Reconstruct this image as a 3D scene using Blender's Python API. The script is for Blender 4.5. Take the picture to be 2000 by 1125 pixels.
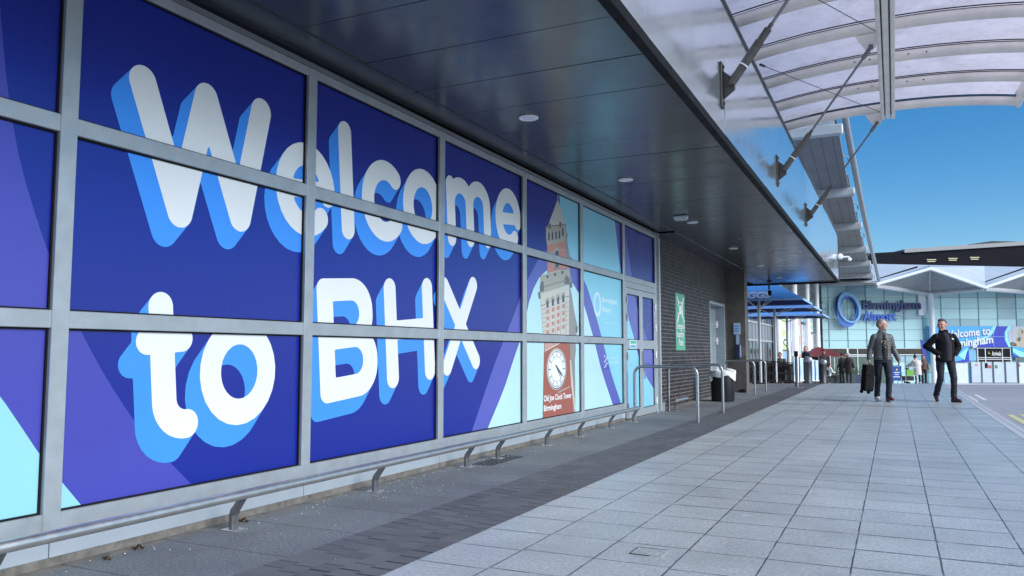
import bpy, bmesh, math, random
import numpy as np
from mathutils import Vector, Matrix, Euler

random.seed(7)
sc = bpy.context.scene
for o in list(bpy.data.objects): bpy.data.objects.remove(o)
R = math.radians
THETA, PITCH, CAM_H = R(25.7465), R(4.604), 1.07

# ---------------------------------------------------------------- camera
cd = bpy.data.cameras.new('camera'); cam = bpy.data.objects.new('camera', cd)
sc.collection.objects.link(cam)
cd.sensor_width = 36; cd.lens = 27.83; cd.clip_start = .05; cd.clip_end = 4000
cam.location = (0, 0, CAM_H); cam.rotation_euler = (R(90) + PITCH, 0, THETA)
sc.camera = cam

# ---------------------------------------------------------------- sky, sun, exposure
SUN_EL, SUN_AZ = R(30), R(104)      # azimuth measured clockwise from +Y (sky texture convention)
w = bpy.data.worlds.new('World'); sc.world = w; w.use_nodes = True
nt = w.node_tree; nt.nodes.clear()
sky = nt.nodes.new('ShaderNodeTexSky'); sky.sky_type = 'NISHITA'; sky.sun_disc = False
sky.sun_elevation = SUN_EL; sky.sun_rotation = SUN_AZ
sky.air_density = 1.0; sky.dust_density = 0.5; sky.ozone_density = 3.0; sky.altitude = 800
bg = nt.nodes.new('ShaderNodeBackground'); bg.inputs[1].default_value = .068
wo = nt.nodes.new('ShaderNodeOutputWorld')
hs = nt.nodes.new('ShaderNodeHueSaturation'); hs.inputs['Saturation'].default_value = 1.36; hs.inputs['Hue'].default_value = .498
nt.links.new(sky.outputs[0], hs.inputs['Color']); nt.links.new(hs.outputs[0], bg.inputs[0]); nt.links.new(bg.outputs[0], wo.inputs[0])
sl = bpy.data.lights.new('sun', 'SUN'); sl.energy = 2.25; sl.angle = R(42); sl.color = (1, .975, .94)
sun = bpy.data.objects.new('sun', sl); sc.collection.objects.link(sun)
sd = Vector((math.sin(SUN_AZ) * math.cos(SUN_EL), math.cos(SUN_AZ) * math.cos(SUN_EL), math.sin(SUN_EL)))
sun.rotation_euler = sd.to_track_quat('Z', 'Y').to_euler()
sun.location = (6, -10, 30)
sc.view_settings.view_transform = 'Standard'; sc.view_settings.look = 'None'
sc.view_settings.gamma = 1; sc.view_settings.exposure = 1.14
sc.render.engine = 'CYCLES'
sc.render.resolution_x, sc.render.resolution_y = 1024, 576

# ---------------------------------------------------------------- helpers
col = sc.collection
def tag(o, label=None, cat=None, group=None, kind=None):
    if label: o['label'] = label
    if cat: o['category'] = cat
    if group: o['group'] = group
    if kind: o['kind'] = kind
    return o
def pmat(o): return Matrix.Translation(o.location) @ o.rotation_euler.to_matrix().to_4x4() if o.parent is None else pmat(o.parent) @ Matrix.Translation(o.location) @ o.rotation_euler.to_matrix().to_4x4()
def thing(name, label, cat, loc=(0, 0, 0), rz=0, group=None):
    o = bpy.data.objects.new(name, None); col.objects.link(o)
    o.location = loc; o.rotation_euler = (0, 0, rz); o.empty_display_size = .2
    return tag(o, label, cat, group)
def kids(o): return [c for c in bpy.data.objects if c.parent is o]
def copy_tree(o, parent=None):
    c = o.copy(); col.objects.link(c); c.parent = parent
    for k in kids(o): copy_tree(k, c)
    return c

class MB:
    """collects shapes in world coordinates; build() links them as one mesh object"""
    def __init__(s, M=None): s.v = []; s.f = []; s.mi = []; s.M = M; s.cur = 0
    def add(s, vs, fs):
        n = len(s.v)
        if s.M is not None: vs = [s.M @ Vector(v) for v in vs]
        s.v += [tuple(v) for v in vs]; s.f += [tuple(i + n for i in f) for f in fs]; s.mi += [s.cur] * len(fs)
        return s
    def box(s, x0, y0, z0, x1, y1, z1):
        x0, x1 = min(x0, x1), max(x0, x1); y0, y1 = min(y0, y1), max(y0, y1); z0, z1 = min(z0, z1), max(z0, z1)
        return s.add([(x0,y0,z0),(x1,y0,z0),(x1,y1,z0),(x0,y1,z0),(x0,y0,z1),(x1,y0,z1),(x1,y1,z1),(x0,y1,z1)],
                     [(0,3,2,1),(4,5,6,7),(0,1,5,4),(1,2,6,5),(2,3,7,6),(3,0,4,7)])
    def cbox(s, c, size, rot=(0, 0, 0)):
        Q = Matrix.Translation(c) @ Euler(rot).to_matrix().to_4x4(); a, b, h = [d / 2 for d in size]
        vs = [Q @ Vector(p) for p in ((-a,-b,-h),(a,-b,-h),(a,b,-h),(-a,b,-h),(-a,-b,h),(a,-b,h),(a,b,h),(-a,b,h))]
        return s.add(vs, [(0,3,2,1),(4,5,6,7),(0,1,5,4),(1,2,6,5),(2,3,7,6),(3,0,4,7)])
    def quad(s, *p): return s.add(p, [tuple(range(len(p)))])
    def tube(s, pts, r, seg=10, caps=True, rz=None):
        pts = [Vector(p) for p in pts]; n = len(pts); rs = r if isinstance(r, (list, tuple)) else [r] * n
        vs = []; fs = []
        t0 = (pts[1] - pts[0]).normalized()
        up = Vector((0, 0, 1)) if abs(t0.z) < .9 else Vector((0, 1, 0))
        nrm = (up - t0 * up.dot(t0)).normalized()
        for i, p in enumerate(pts):
            t = ((pts[min(i + 1, n - 1)] - pts[max(i - 1, 0)])).normalized()
            nrm = (nrm - t * nrm.dot(t)).normalized(); b = t.cross(nrm)
            for k in range(seg):
                a = 2 * math.pi * k / seg
                vs.append(p + (nrm * math.cos(a) * (rz or 1) + b * math.sin(a)) * rs[i])
        for i in range(n - 1):
            for k in range(seg):
                a, b2 = i * seg + k, i * seg + (k + 1) % seg
                fs.append((a, b2, b2 + seg, a + seg))
        if caps: fs += [tuple(range(seg - 1, -1, -1)), tuple((n - 1) * seg + k for k in range(seg))]
        return s.add(vs, fs)
    def lathe(s, prof, c=(0, 0, 0), seg=24):
        vs = []; fs = []
        for (r, z) in prof:
            for k in range(seg):
                a = 2 * math.pi * k / seg; vs.append((c[0] + r * math.cos(a), c[1] + r * math.sin(a), c[2] + z))
        n = len(prof)
        for i in range(n - 1):
            for k in range(seg):
                a, b = i * seg + k, i * seg + (k + 1) % seg; fs.append((a, b, b + seg, a + seg))
        fs += [tuple(range(seg - 1, -1, -1)), tuple((n - 1) * seg + k for k in range(seg))]
        return s.add(vs, fs)
    def prism(s, poly, a, d):
        """poly: 2D points placed with origin+axes a=(origin,ux,uy), extruded by vector d"""
        o, ux, uy = [Vector(q) for q in a]; d = Vector(d); n = len(poly)
        p = [o + ux * x + uy * y for x, y in poly]
        vs = p + [q + d for q in p]
        fs = [tuple(range(n - 1, -1, -1)), tuple(range(n, 2 * n))] + [(i, (i + 1) % n, (i + 1) % n + n, i + n) for i in range(n)]
        return s.add(vs, fs)
    def capsule(s, a, b, ra, rb, seg=12):
        a, b = Vector(a), Vector(b); ax = b - a; L = ax.length
        if L < 1e-5: ax = Vector((0, 0, 1)); L = 1e-5
        t = ax.normalized(); up = Vector((0, 0, 1)) if abs(t.z) < .9 else Vector((0, 1, 0))
        n = (up - t * up.dot(t)).normalized(); q = t.cross(n); vs = []; fs = []; rings = []
        for i in range(5):
            an = -math.pi / 2 + math.pi / 2 * i / 4; rings.append((a + t * ra * math.sin(an), max(ra * math.cos(an), ra * .05)))
        for i in range(5):
            an = math.pi / 2 * i / 4; rings.append((b + t * rb * math.sin(an), max(rb * math.cos(an), rb * .05)))
        for c, r in rings:
            for k in range(seg):
                an = 2 * math.pi * k / seg; vs.append(c + (n * math.cos(an) + q * math.sin(an)) * r)
        m = len(rings)
        for i in range(m - 1):
            for k in range(seg):
                x, y = i * seg + k, i * seg + (k + 1) % seg; fs.append((x, y, y + seg, x + seg))
        fs += [tuple(range(seg - 1, -1, -1)), tuple((m - 1) * seg + k for k in range(seg))]
        return s.add(vs, fs)
    def ell(s, c, r, rot=(0, 0, 0), seg=16, rings=10):
        Q = Matrix.Translation(c) @ Euler(rot).to_matrix().to_4x4(); vs = []; fs = []
        for i in range(rings + 1):
            ph = -math.pi / 2 + math.pi * i / rings
            cr = max(math.cos(ph), .02)
            for k in range(seg):
                an = 2 * math.pi * k / seg
                vs.append(Q @ Vector((r[0] * cr * math.cos(an), r[1] * cr * math.sin(an), r[2] * math.sin(ph))))
        for i in range(rings):
            for k in range(seg):
                x, y = i * seg + k, i * seg + (k + 1) % seg; fs.append((x, y, y + seg, x + seg))
        fs += [tuple(range(seg - 1, -1, -1)), tuple(rings * seg + k for k in range(seg))]
        return s.add(vs, fs)
    def build(s, name, mats, parent=None, smooth=False, bevel=0, seg=1, loc=None, solid=0, remesh=0, sm=0):
        me = bpy.data.meshes.new(name)
        if parent is not None: I = pmat(parent).inverted()
        elif loc is not None: I = Matrix.Translation(Vector(loc)).inverted()
        else: I = Matrix.Identity(4)
        me.from_pydata([tuple(I @ Vector(v)) for v in s.v], [], s.f)
        if not isinstance(mats, (list, tuple)): mats = [mats]
        for m in mats: me.materials.append(m)
        if len(mats) > 1: me.polygons.foreach_set('material_index', s.mi)
        if smooth is True: me.polygons.foreach_set('use_smooth', [True] * len(s.f))
        elif smooth: me.polygons.foreach_set('use_smooth', [True] * len(s.f)); me.set_sharp_from_angle(angle=R(smooth))
        me.update(); me.validate()
        o = bpy.data.objects.new(name, me); col.objects.link(o)
        if parent is not None: o.parent = parent
        elif loc is not None: o.location = loc
        if remesh:
            m = o.modifiers.new('remesh', 'REMESH'); m.mode = 'VOXEL'; m.voxel_size = remesh; m.use_smooth_shade = True
            if sm: m = o.modifiers.new('smooth', 'SMOOTH'); m.iterations = sm; m.factor = .5
        if bevel:
            m = o.modifiers.new('bevel', 'BEVEL'); m.width = bevel; m.segments = seg; m.limit_method = 'ANGLE'; m.angle_limit = R(35)
        return o

def text_geo(s, size, offset=0, extrude=0, align='LEFT', res=3, shear=0, sx=1):
    cu = bpy.data.curves.new('txt', 'FONT'); cu.body = s; cu.size = size; cu.offset = offset; cu.extrude = extrude
    cu.align_x = align; cu.resolution_u = res; cu.shear = shear
    o = bpy.data.objects.new('txt', cu); col.objects.link(o)
    dg = bpy.context.evaluated_depsgraph_get(); dg.update()
    me = o.evaluated_get(dg).to_mesh()
    vs = [(v.co.x * sx, v.co.y, v.co.z) for v in me.vertices]; fs = [tuple(p.vertices) for p in me.polygons]
    bpy.data.objects.remove(o); bpy.data.curves.remove(cu)
    return vs, fs
def text_on(mb, s, size, o, ux, uy, offset=0, extrude=0, align='LEFT', width=None, res=3):
    """add writing to mb: origin o, text x axis ux, y axis uy; width scales it to a total width"""
    vs, fs = text_geo(s, size, offset, extrude, align, res)
    ux, uy, o = Vector(ux).normalized(), Vector(uy).normalized(), Vector(o); nz = ux.cross(uy); k = 1
    if width:
        xs = [v[0] for v in vs]; k = width / (max(xs) - min(xs))
    mb.add([o + ux * (v[0] * k) + uy * v[1] + nz * v[2] for v in vs], fs)

# ---------------------------------------------------------------- materials
class NT:
    def __init__(s, name):
        s.m = bpy.data.materials.new(name); s.m.use_nodes = True; s.t = s.m.node_tree
        s.b = s.t.nodes['Principled BSDF']; s.out = s.t.nodes['Material Output']
    def n(s, typ, **kw):
        x = s.t.nodes.new('ShaderNode' + typ)
        for k, v in kw.items(): setattr(x, k, v)
        return x
    def put(s, sock, v):
        if v is None: return
        if isinstance(v, bpy.types.NodeSocket): s.t.links.new(v, sock)
        else: sock.default_value = v
    def math(s, op, a, b=None, c=None):
        x = s.n('Math', operation=op); s.put(x.inputs[0], a)
        if b is not None: s.put(x.inputs[1], b)
        if c is not None: s.put(x.inputs[2], c)
        return x.outputs[0]
    def mix(s, f, a, b, typ='MIX'):
        x = s.n('Mix', data_type='RGBA', blend_type=typ); s.put(x.inputs[0], f)
        s.put(x.inputs[6], a if not isinstance(a, tuple) else (*a[:3], 1)); s.put(x.inputs[7], b if not isinstance(b, tuple) else (*b[:3], 1))
        return x.outputs[2]
    def geo(s): return s.n('NewGeometry').outputs['Position']
    def sep(s, v):
        x = s.n('SeparateXYZ'); s.put(x.inputs[0], v); return x.outputs
    def comb(s, a, b, c=0):
        x = s.n('CombineXYZ'); s.put(x.inputs[0], a); s.put(x.inputs[1], b); s.put(x.inputs[2], c); return x.outputs[0]
    def noise(s, v, scale, det=3, rough=.5):
        x = s.n('TexNoise'); s.put(x.inputs['Vector'], v); x.inputs['Scale'].default_value = scale
        x.inputs['Detail'].default_value = det; x.inputs['Roughness'].default_value = rough; return x.outputs['Fac']
    def ramp(s, f, a, b, ca=(0, 0, 0), cb=(1, 1, 1)):
        x = s.n('MapRange'); s.put(x.inputs[0], f); x.inputs[1].default_value = a; x.inputs[2].default_value = b
        return x.outputs[0] if ca == (0, 0, 0) and cb == (1, 1, 1) else s.mix(x.outputs[0], ca, cb)
    def white(s, v):
        x = s.n('TexWhiteNoise'); s.put(x.inputs['Vector'], v); return x.outputs['Value']
    def bump(s, h, strength=.2, dist=.01):
        x = s.n('Bump'); x.inputs['Strength'].default_value = strength; x.inputs['Distance'].default_value = dist
        s.put(x.inputs['Height'], h); s.put(s.b.inputs['Normal'], x.outputs[0])

_M = {}
def pm(name, c, rough=.6, metal=0, var=.12, scale=4, bump=0, bscale=60, spec=.5, coat=0, rvar=.08, stretch=None, emit=0):
    """principled with a gentle procedural mottling of colour and gloss"""
    if name in _M: return _M[name]
    t = NT(name); tc = t.n('TexCoord').outputs['Object']
    if stretch:
        mp = t.n('Mapping'); mp.inputs['Scale'].default_value = stretch; t.put(mp.inputs[0], tc); tc = mp.outputs[0]
    f = t.ramp(t.noise(tc, scale, 5, .6), .25, .75)
    lo = tuple(x * (1 - var) for x in c); hi = tuple(min(1, x * (1 + var)) for x in c)
    t.put(t.b.inputs['Base Color'], t.mix(f, lo, hi))
    r = t.n('MapRange'); t.put(r.inputs[0], t.noise(tc, scale * 2.3, 4)); r.inputs[1].default_value = .3; r.inputs[2].default_value = .7
    r.inputs[3].default_value = max(.02, rough - rvar); r.inputs[4].default_value = min(1, rough + rvar)
    t.put(t.b.inputs['Roughness'], r.outputs[0])
    t.b.inputs['Metallic'].default_value = metal; t.b.inputs['Specular IOR Level'].default_value = spec
    if coat: t.b.inputs['Coat Weight'].default_value = coat; t.b.inputs['Coat Roughness'].default_value = .08
    if bump: t.bump(t.noise(tc, bscale, 4), bump, .004)
    if emit: t.b.inputs['Emission Color'].default_value = (*c, 1); t.b.inputs['Emission Strength'].default_value = emit
    _M[name] = t.m; return t.m

def m_paving():
    t = NT('slab paving'); p = t.sep(t.geo())
    cx = t.math('DIVIDE', t.math('SUBTRACT', p[0], .172), .4055); ix = t.math('FLOOR', cx)
    yo = t.math('MULTIPLY', t.math('SUBTRACT', t.white(t.comb(ix, 3.3)), .5), .09)
    cy = t.math('DIVIDE', t.math('ADD', t.math('SUBTRACT', p[1], 4.36), yo), .405); iy = t.math('FLOOR', cy)
    wob = t.math('MULTIPLY', t.math('SUBTRACT', t.noise(t.geo(), 9, 3), .5), .02)
    wob2 = t.math('MULTIPLY', t.math('SUBTRACT', t.noise(t.geo(), 45, 2), .5), .012); fx = t.math('ADD', t.math('ADD', t.math('SUBTRACT', cx, ix), wob), wob2); fy = t.math('ADD', t.math('ADD', t.math('SUBTRACT', cy, iy), wob), wob2)
    dx = t.math('SUBTRACT', .5, t.math('ABSOLUTE', t.math('SUBTRACT', fx, .5)))
    dy = t.math('SUBTRACT', .5, t.math('ABSOLUTE', t.math('SUBTRACT', fy, .5)))
    jw = t.math('ADD', .011, t.math('MULTIPLY', t.white(t.comb(ix, iy, 2)), .026))
    mx = t.math('SUBTRACT', 1, t.math('MINIMUM', 1, t.math('DIVIDE', dx, .0145))); my = t.math('SUBTRACT', 1, t.math('MINIMUM', 1, t.math('DIVIDE', dy, jw)))
    j = t.math('MINIMUM', 1, t.math('MULTIPLY', 2.0, t.math('MAXIMUM', t.math('MAXIMUM', mx, my), 0)))
    cell = t.white(t.comb(ix, iy, 1))
    base = t.mix(cell, (.33, .37, .395), (.44, .485, .51))
    sp = t.ramp(t.noise(t.geo(), 130, 3, .85), .42, .62)
    base = t.mix(t.math('MULTIPLY', sp, .5), base, (.56, .62, .66))
    sp2 = t.ramp(t.noise(t.geo(), 44, 5, .95), .40, .60)
    base = t.mix(.48, base, t.mix(sp2, (.15, .17, .185), (.72, .77, .80)))
    dk = t.ramp(t.noise(t.geo(), 105, 3, .8), .54, .68)
    base = t.mix(t.math('MULTIPLY', dk, .6), base, (.15, .175, .195))
    st = t.ramp(t.noise(t.geo(), .9, 5, .65), .42, .68)
    base = t.mix(t.math('MULTIPLY', st, .42), base, (.19, .215, .235))
    st2 = t.ramp(t.noise(t.geo(), 5.5, 4, .7), .60, .75)
    base = t.mix(t.math('MULTIPLY', st2, .32), base, (.18, .195, .205))
    gum = t.n('TexVoronoi'); t.put(gum.inputs['Vector'], t.geo()); gum.inputs['Scale'].default_value = 1.7
    g = t.math('LESS_THAN', gum.outputs['Distance'], .045)
    gm = t.math('MULTIPLY', g, t.math('GREATER_THAN', t.noise(t.geo(), .7, 1), .5))
    base = t.mix(t.math('MULTIPLY', gm, .6), base, (.58, .6, .62))
    gd = t.n('TexVoronoi'); t.put(gd.inputs['Vector'], t.geo()); gd.inputs['Scale'].default_value = 2.3
    gk = t.math('MULTIPLY', t.math('LESS_THAN', gd.outputs['Distance'], .05), t.math('GREATER_THAN', t.noise(t.geo(), 1.1, 1), .52))
    base = t.mix(t.math('MULTIPLY', gk, .55), base, (.12, .13, .14))
    base = t.mix(t.math('MULTIPLY', t.math('MULTIPLY', j, .95), t.ramp(t.noise(t.geo(), 6, 3), .2, .5)), base, (.03, .032, .035))
    t.put(t.b.inputs['Base Color'], base)
    t.put(t.b.inputs['Roughness'], t.ramp(t.noise(t.geo(), 3, 3), .2, .8, (.26,) * 3, (.44,) * 3))
    h = t.math('SUBTRACT', t.math('MULTIPLY', sp, .25), t.math('MULTIPLY', j, 1.5)); t.b.inputs['Specular IOR Level'].default_value = .65; t.bump(t.math('ADD', h, t.math('MULTIPLY', cell, .3)), .3, .005)
    return t.m
def m_blocks():
    t = NT('dark block strip'); p = t.sep(t.geo())
    # short blocks laid across the strip, staggered row by row
    rx = t.math('DIVIDE', t.math('SUBTRACT', p[0], -2.90), .128); ix = t.math('FLOOR', rx)
    off = t.math('MULTIPLY', t.math('MODULO', t.math('ADD', ix, 600), 3), .037)
    cy = t.math('DIVIDE', t.math('ADD', p[1], off), .125); iy = t.math('FLOOR', cy)
    fx = t.math('SUBTRACT', rx, ix); fy = t.math('SUBTRACT', cy, iy)
    dx = t.math('SUBTRACT', .5, t.math('ABSOLUTE', t.math('SUBTRACT', fx, .5))); dy = t.math('SUBTRACT', .5, t.math('ABSOLUTE', t.math('SUBTRACT', fy, .5)))
    my = t.math('MULTIPLY', t.math('LESS_THAN', dy, .075), t.math('GREATER_THAN', t.white(t.comb(ix, iy, 5)), .5))
    mx = t.math('MULTIPLY', t.math('LESS_THAN', dx, .012), .30)
    j = t.math('MAXIMUM', mx, my)
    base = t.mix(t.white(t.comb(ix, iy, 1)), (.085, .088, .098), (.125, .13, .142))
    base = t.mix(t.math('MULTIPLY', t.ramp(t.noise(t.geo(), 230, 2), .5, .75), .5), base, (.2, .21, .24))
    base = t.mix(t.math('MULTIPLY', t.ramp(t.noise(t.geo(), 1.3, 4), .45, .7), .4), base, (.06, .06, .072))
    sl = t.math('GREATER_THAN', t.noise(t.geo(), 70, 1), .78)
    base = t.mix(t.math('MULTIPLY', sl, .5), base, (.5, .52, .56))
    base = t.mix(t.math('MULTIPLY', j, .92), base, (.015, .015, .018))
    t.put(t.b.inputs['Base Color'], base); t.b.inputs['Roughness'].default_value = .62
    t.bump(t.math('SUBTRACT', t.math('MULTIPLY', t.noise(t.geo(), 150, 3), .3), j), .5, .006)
    return t.m
def m_margin():
    t = NT('dark margin slabs'); p = t.sep(t.geo())
    cy = t.math('DIVIDE', t.math('SUBTRACT', p[1], .28), .605); iy = t.math('FLOOR', cy); fy = t.math('SUBTRACT', cy, iy)
    dy = t.math('SUBTRACT', .5, t.math('ABSOLUTE', t.math('SUBTRACT', fy, .5)))
    j = t.math('LESS_THAN', dy, .007)
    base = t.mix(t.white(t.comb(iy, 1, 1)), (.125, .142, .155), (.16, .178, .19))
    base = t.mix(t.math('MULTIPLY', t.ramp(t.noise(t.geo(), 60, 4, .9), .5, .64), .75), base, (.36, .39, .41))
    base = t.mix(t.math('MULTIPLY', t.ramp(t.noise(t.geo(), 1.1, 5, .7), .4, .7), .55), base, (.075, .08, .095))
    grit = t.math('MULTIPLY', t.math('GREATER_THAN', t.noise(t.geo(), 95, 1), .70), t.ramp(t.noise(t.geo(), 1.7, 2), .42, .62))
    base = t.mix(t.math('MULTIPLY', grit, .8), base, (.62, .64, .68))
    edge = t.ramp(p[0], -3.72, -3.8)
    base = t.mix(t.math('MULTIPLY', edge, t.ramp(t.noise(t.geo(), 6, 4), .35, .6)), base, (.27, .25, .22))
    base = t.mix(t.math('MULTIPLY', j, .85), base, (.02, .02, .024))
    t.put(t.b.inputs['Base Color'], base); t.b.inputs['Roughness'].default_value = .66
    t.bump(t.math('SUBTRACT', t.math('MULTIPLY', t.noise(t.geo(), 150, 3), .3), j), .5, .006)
    return t.m
def m_asphalt():
    t = NT('asphalt'); base = t.mix(t.ramp(t.noise(t.geo(), .25, 5, .6), .3, .7), (.27, .285, .32), (.36, .375, .41))
    base = t.mix(t.math('MULTIPLY', t.ramp(t.noise(t.geo(), 120, 2), .4, .7), .35), base, (.45, .46, .48))
    t.put(t.b.inputs['Base Color'], base); t.b.inputs['Roughness'].default_value = .75; t.bump(t.noise(t.geo(), 90, 3), .3, .006); return t.m
def m_brick():
    t = NT('dark engineering brick'); p = t.sep(t.geo())
    b = t.n('TexBrick'); t.put(b.inputs['Vector'], t.comb(t.math('ADD', p[1], p[0]), p[2])); b.offset = .5
    for k, v in (('Scale', 1), ('Mortar Size', .010), ('Mortar Smooth', .2), ('Bias', 0), ('Brick Width', .225), ('Row Height', .075)): b.inputs[k].default_value = v
    b.inputs['Color1'].default_value = (.012, .010, .012, 1); b.inputs['Color2'].default_value = (.045, .034, .038, 1); b.inputs['Mortar'].default_value = (.155, .15, .15, 1)
    # perpends are thin and dark, bed joints pale
    fz = t.math('FRACT', t.math('DIVIDE', p[2], .075)); bed = t.math('GREATER_THAN', t.math('ABSOLUTE', t.math('SUBTRACT', fz, .5)), .40)
    c = t.mix(bed, t.mix(.12, b.outputs['Color'], (.018, .015, .018)), b.outputs['Color'])
    c = t.mix(t.math('MULTIPLY', t.ramp(t.noise(t.geo(), 3, 4), .3, .7), .35), c, (.02, .02, .025), 'MULTIPLY')
    ey = t.ramp(t.noise(t.geo(), 40, 3), .3, .8)
    c = t.mix(t.math('MULTIPLY', ey, .03), c, (.3, .28, .3))
    t.put(t.b.inputs['Base Color'], c); t.put(t.b.inputs['Roughness'], t.mix(b.outputs['Fac'], (.5,) * 3, (.8,) * 3)); t.b.inputs['Specular IOR Level'].default_value = .25
    t.bump(t.math('SUBTRACT', 1, b.outputs['Fac']), .6, .006); return t.m
def m_translucent():
    t = NT('translucent roof sheet'); tr = t.n('BsdfTranslucent'); gl = t.n('BsdfPrincipled'); mx = t.n('MixShader'); mt = t.n('MixShader'); tp = t.n('BsdfTransparent')
    n1 = t.ramp(t.noise(t.geo(), 2.2, 6, .65), .3, .72)
    st = t.ramp(t.noise(t.geo(), 7, 6, .7), .5, .8)
    c = t.mix(n1, (.97, .86, .90), (.80, .70, .73)); c = t.mix(t.math('MULTIPLY', st, .5), c, (.40, .35, .36))
    pt = t.ramp(t.noise(t.geo(), .55, 6, .7), .52, .66); c = t.mix(t.math('MULTIPLY', pt, .35), c, (.45, .40, .40)); t.put(tr.inputs[0], c); t.put(gl.inputs['Base Color'], t.mix(.5, c, (.6, .58, .62))); gl.inputs['Roughness'].default_value = .22
    mx.inputs[0].default_value = .38; t.put(mx.inputs[1], tr.outputs[0]); t.put(mx.inputs[2], gl.outputs[0])
    mt.inputs[0].default_value = .12; t.put(mt.inputs[1], mx.outputs[0]); t.put(mt.inputs[2], tp.outputs[0])
    t.put(t.out.inputs[0], mt.outputs[0]); return t.m
def m_slats(name, c, pitch, axis=0, dark=.3):
    t = NT(name); p = t.sep(t.n('TexCoord').outputs['Object'])
    f = t.math('FRACT', t.math('DIVIDE', p[axis], pitch)); j = t.math('LESS_THAN', f, .07)
    n = t.ramp(t.noise(t.n('TexCoord').outputs['Object'], 1.5, 4), .3, .7)
    b = t.mix(n, tuple(x * .85 for x in c), c); b = t.mix(t.math('MULTIPLY', j, 1 - dark), b, (.03, .03, .035))
    t.put(t.b.inputs['Base Color'], b); t.b.inputs['Roughness'].default_value = .45; return t.m
def m_facade_glass():
    t = NT('aqua facade glass'); tc = t.n('TexCoord').outputs['Object']; p = t.sep(tc)
    ix = t.math('FLOOR', t.math('DIVIDE', t.math('ADD', p[0], 8), 1.78)); iz = t.math('FLOOR', t.math('DIVIDE', t.math('ADD', t.sep(t.geo())[2], .9), 1.012))
    wv = t.white(t.comb(ix, iz, 4))
    b = t.mix(wv, (.48, .76, .79), (.56, .86, .89))
    odd = t.math('GREATER_THAN', t.white(t.comb(ix, iz, 9)), .80); b = t.mix(t.math('MULTIPLY', odd, .6), b, (.25, .38, .45))
    b = t.mix(t.math('MULTIPLY', t.noise(tc, .8, 3), .25), b, (.35, .5, .55))
    t.put(t.b.inputs['Base Color'], b); t.b.inputs['Roughness'].default_value = .14; t.b.inputs['Specular IOR Level'].default_value = .6
    t.bump(t.noise(tc, .6, 2), .08, .05); return t.m

ALU = pm('silver frame aluminium', (.37, .415, .45), .38, .35, .12, 7, rvar=.1)
ALU_D = pm('darker aluminium', (.26, .28, .33), .4, .4, .06, 3)  # darker metal for the door hinges and handle
STEEL = pm('brushed stainless steel', (.74, .72, .69), .36, .95, .08, 9, rvar=.05)
STEEL_D = pm('dull galvanised steel', (.2, .205, .215), .45, .8, .2, 14, bump=.2, bscale=120)
PLINTH = pm('plinth cladding', (.50, .57, .64), .4, .25, .1, 2.5)
WHITE = pm('white paint', (.82, .84, .86), .45, 0, .06, 3)
OFFWHITE = pm('cream painted steel', (.86, .81, .75), .38, .1, .12, 3)
BLACK = pm('black trim', (.010, .010, .012), .7, spec=.15)
DARK = pm('dark grey metal', (.06, .062, .068), .42, .5)
SLATE = pm('slate grey frame', (.12, .15, .17), .4, .2)
SOFFIT = pm('glossy soffit panel', (.105, .118, .13), .235, .5, .1, 1.2, rvar=.05)
FASCIA = pm('polished fascia panel', (.70, .76, .82), .15, .85, .04, .7, rvar=.05)
SKIN = pm('skin', (.50, .27, .20), .5, 0, .1, 12)
GLASSD = pm('dark window glass', (.02, .028, .035), .08, 0, .2, 1, spec=.7)
CREAM = pm('pale concrete', (.42, .43, .45), .7, 0, .12, 2, bump=.2)
RENDER = pm('grey brown rendered pier', (.105, .095, .09), .62, 0, .35, 3, bump=.3, bscale=40)

# ---------------------------------------------------------------- the lie of the land
F0 = Vector((-math.sin(THETA), math.cos(THETA), 0)); RT = Vector((math.cos(THETA), math.sin(THETA), 0))
def depth(x, y): return F0.x * x + F0.y * y
def gz(x, y):
    d = depth(x, y)
    if d < 25: return 0.
    if d < 29: return -.0395 * (d - 25) ** 2 / 8
    return -.0395 * (min(d, 80) - 27)
def at(s, d, z=0): return F0 * d + RT * s + Vector((0, 0, z))
def on(s, d): p = at(s, d); return Vector((p.x, p.y, gz(p.x, p.y)))

# ================================================================ THE SETTING
def sheet(name, mat, xs, ys, dz, zf=None):
    m = MB(); nx, ny = len(xs), len(ys)
    vs = [(x, y, (gz(x, y) if zf is None else zf(x, y)) + dz) for y in ys for x in xs]
    m.add(vs, [(j*nx+i, j*nx+i+1, (j+1)*nx+i+1, (j+1)*nx+i) for j in range(ny-1) for i in range(nx-1)])
    o = m.build(name, mat); tag(o, kind='structure'); return o
ASPH = m_asphalt(); PAVE = m_paving()
def frange(a, b, st): 
    n = max(1, int(round((b - a) / st))); return [a + (b - a) * i / n for i in range(n + 1)]
sheet('ground', ASPH, [-900, -300, -120, -60] + frange(-40, 90, 5) + [130, 300, 900], [-300, -100, -40] + frange(-20, 130, 2.5) + [200, 400, 1500], -.10)
sheet('pavement', PAVE, frange(-2.261, 1.38, .6), frange(-9, 92, 1), 0)
sheet('cafe_terrace', m_margin(), frange(-30, -3.62, 2), frange(22.2, 92, 1), -.004)
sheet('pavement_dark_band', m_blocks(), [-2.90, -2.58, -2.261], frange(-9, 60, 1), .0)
sheet('pavement_margin', m_margin(), [-4.3, -3.6, -2.90], frange(-9, 60, 1), 0.0)
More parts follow.
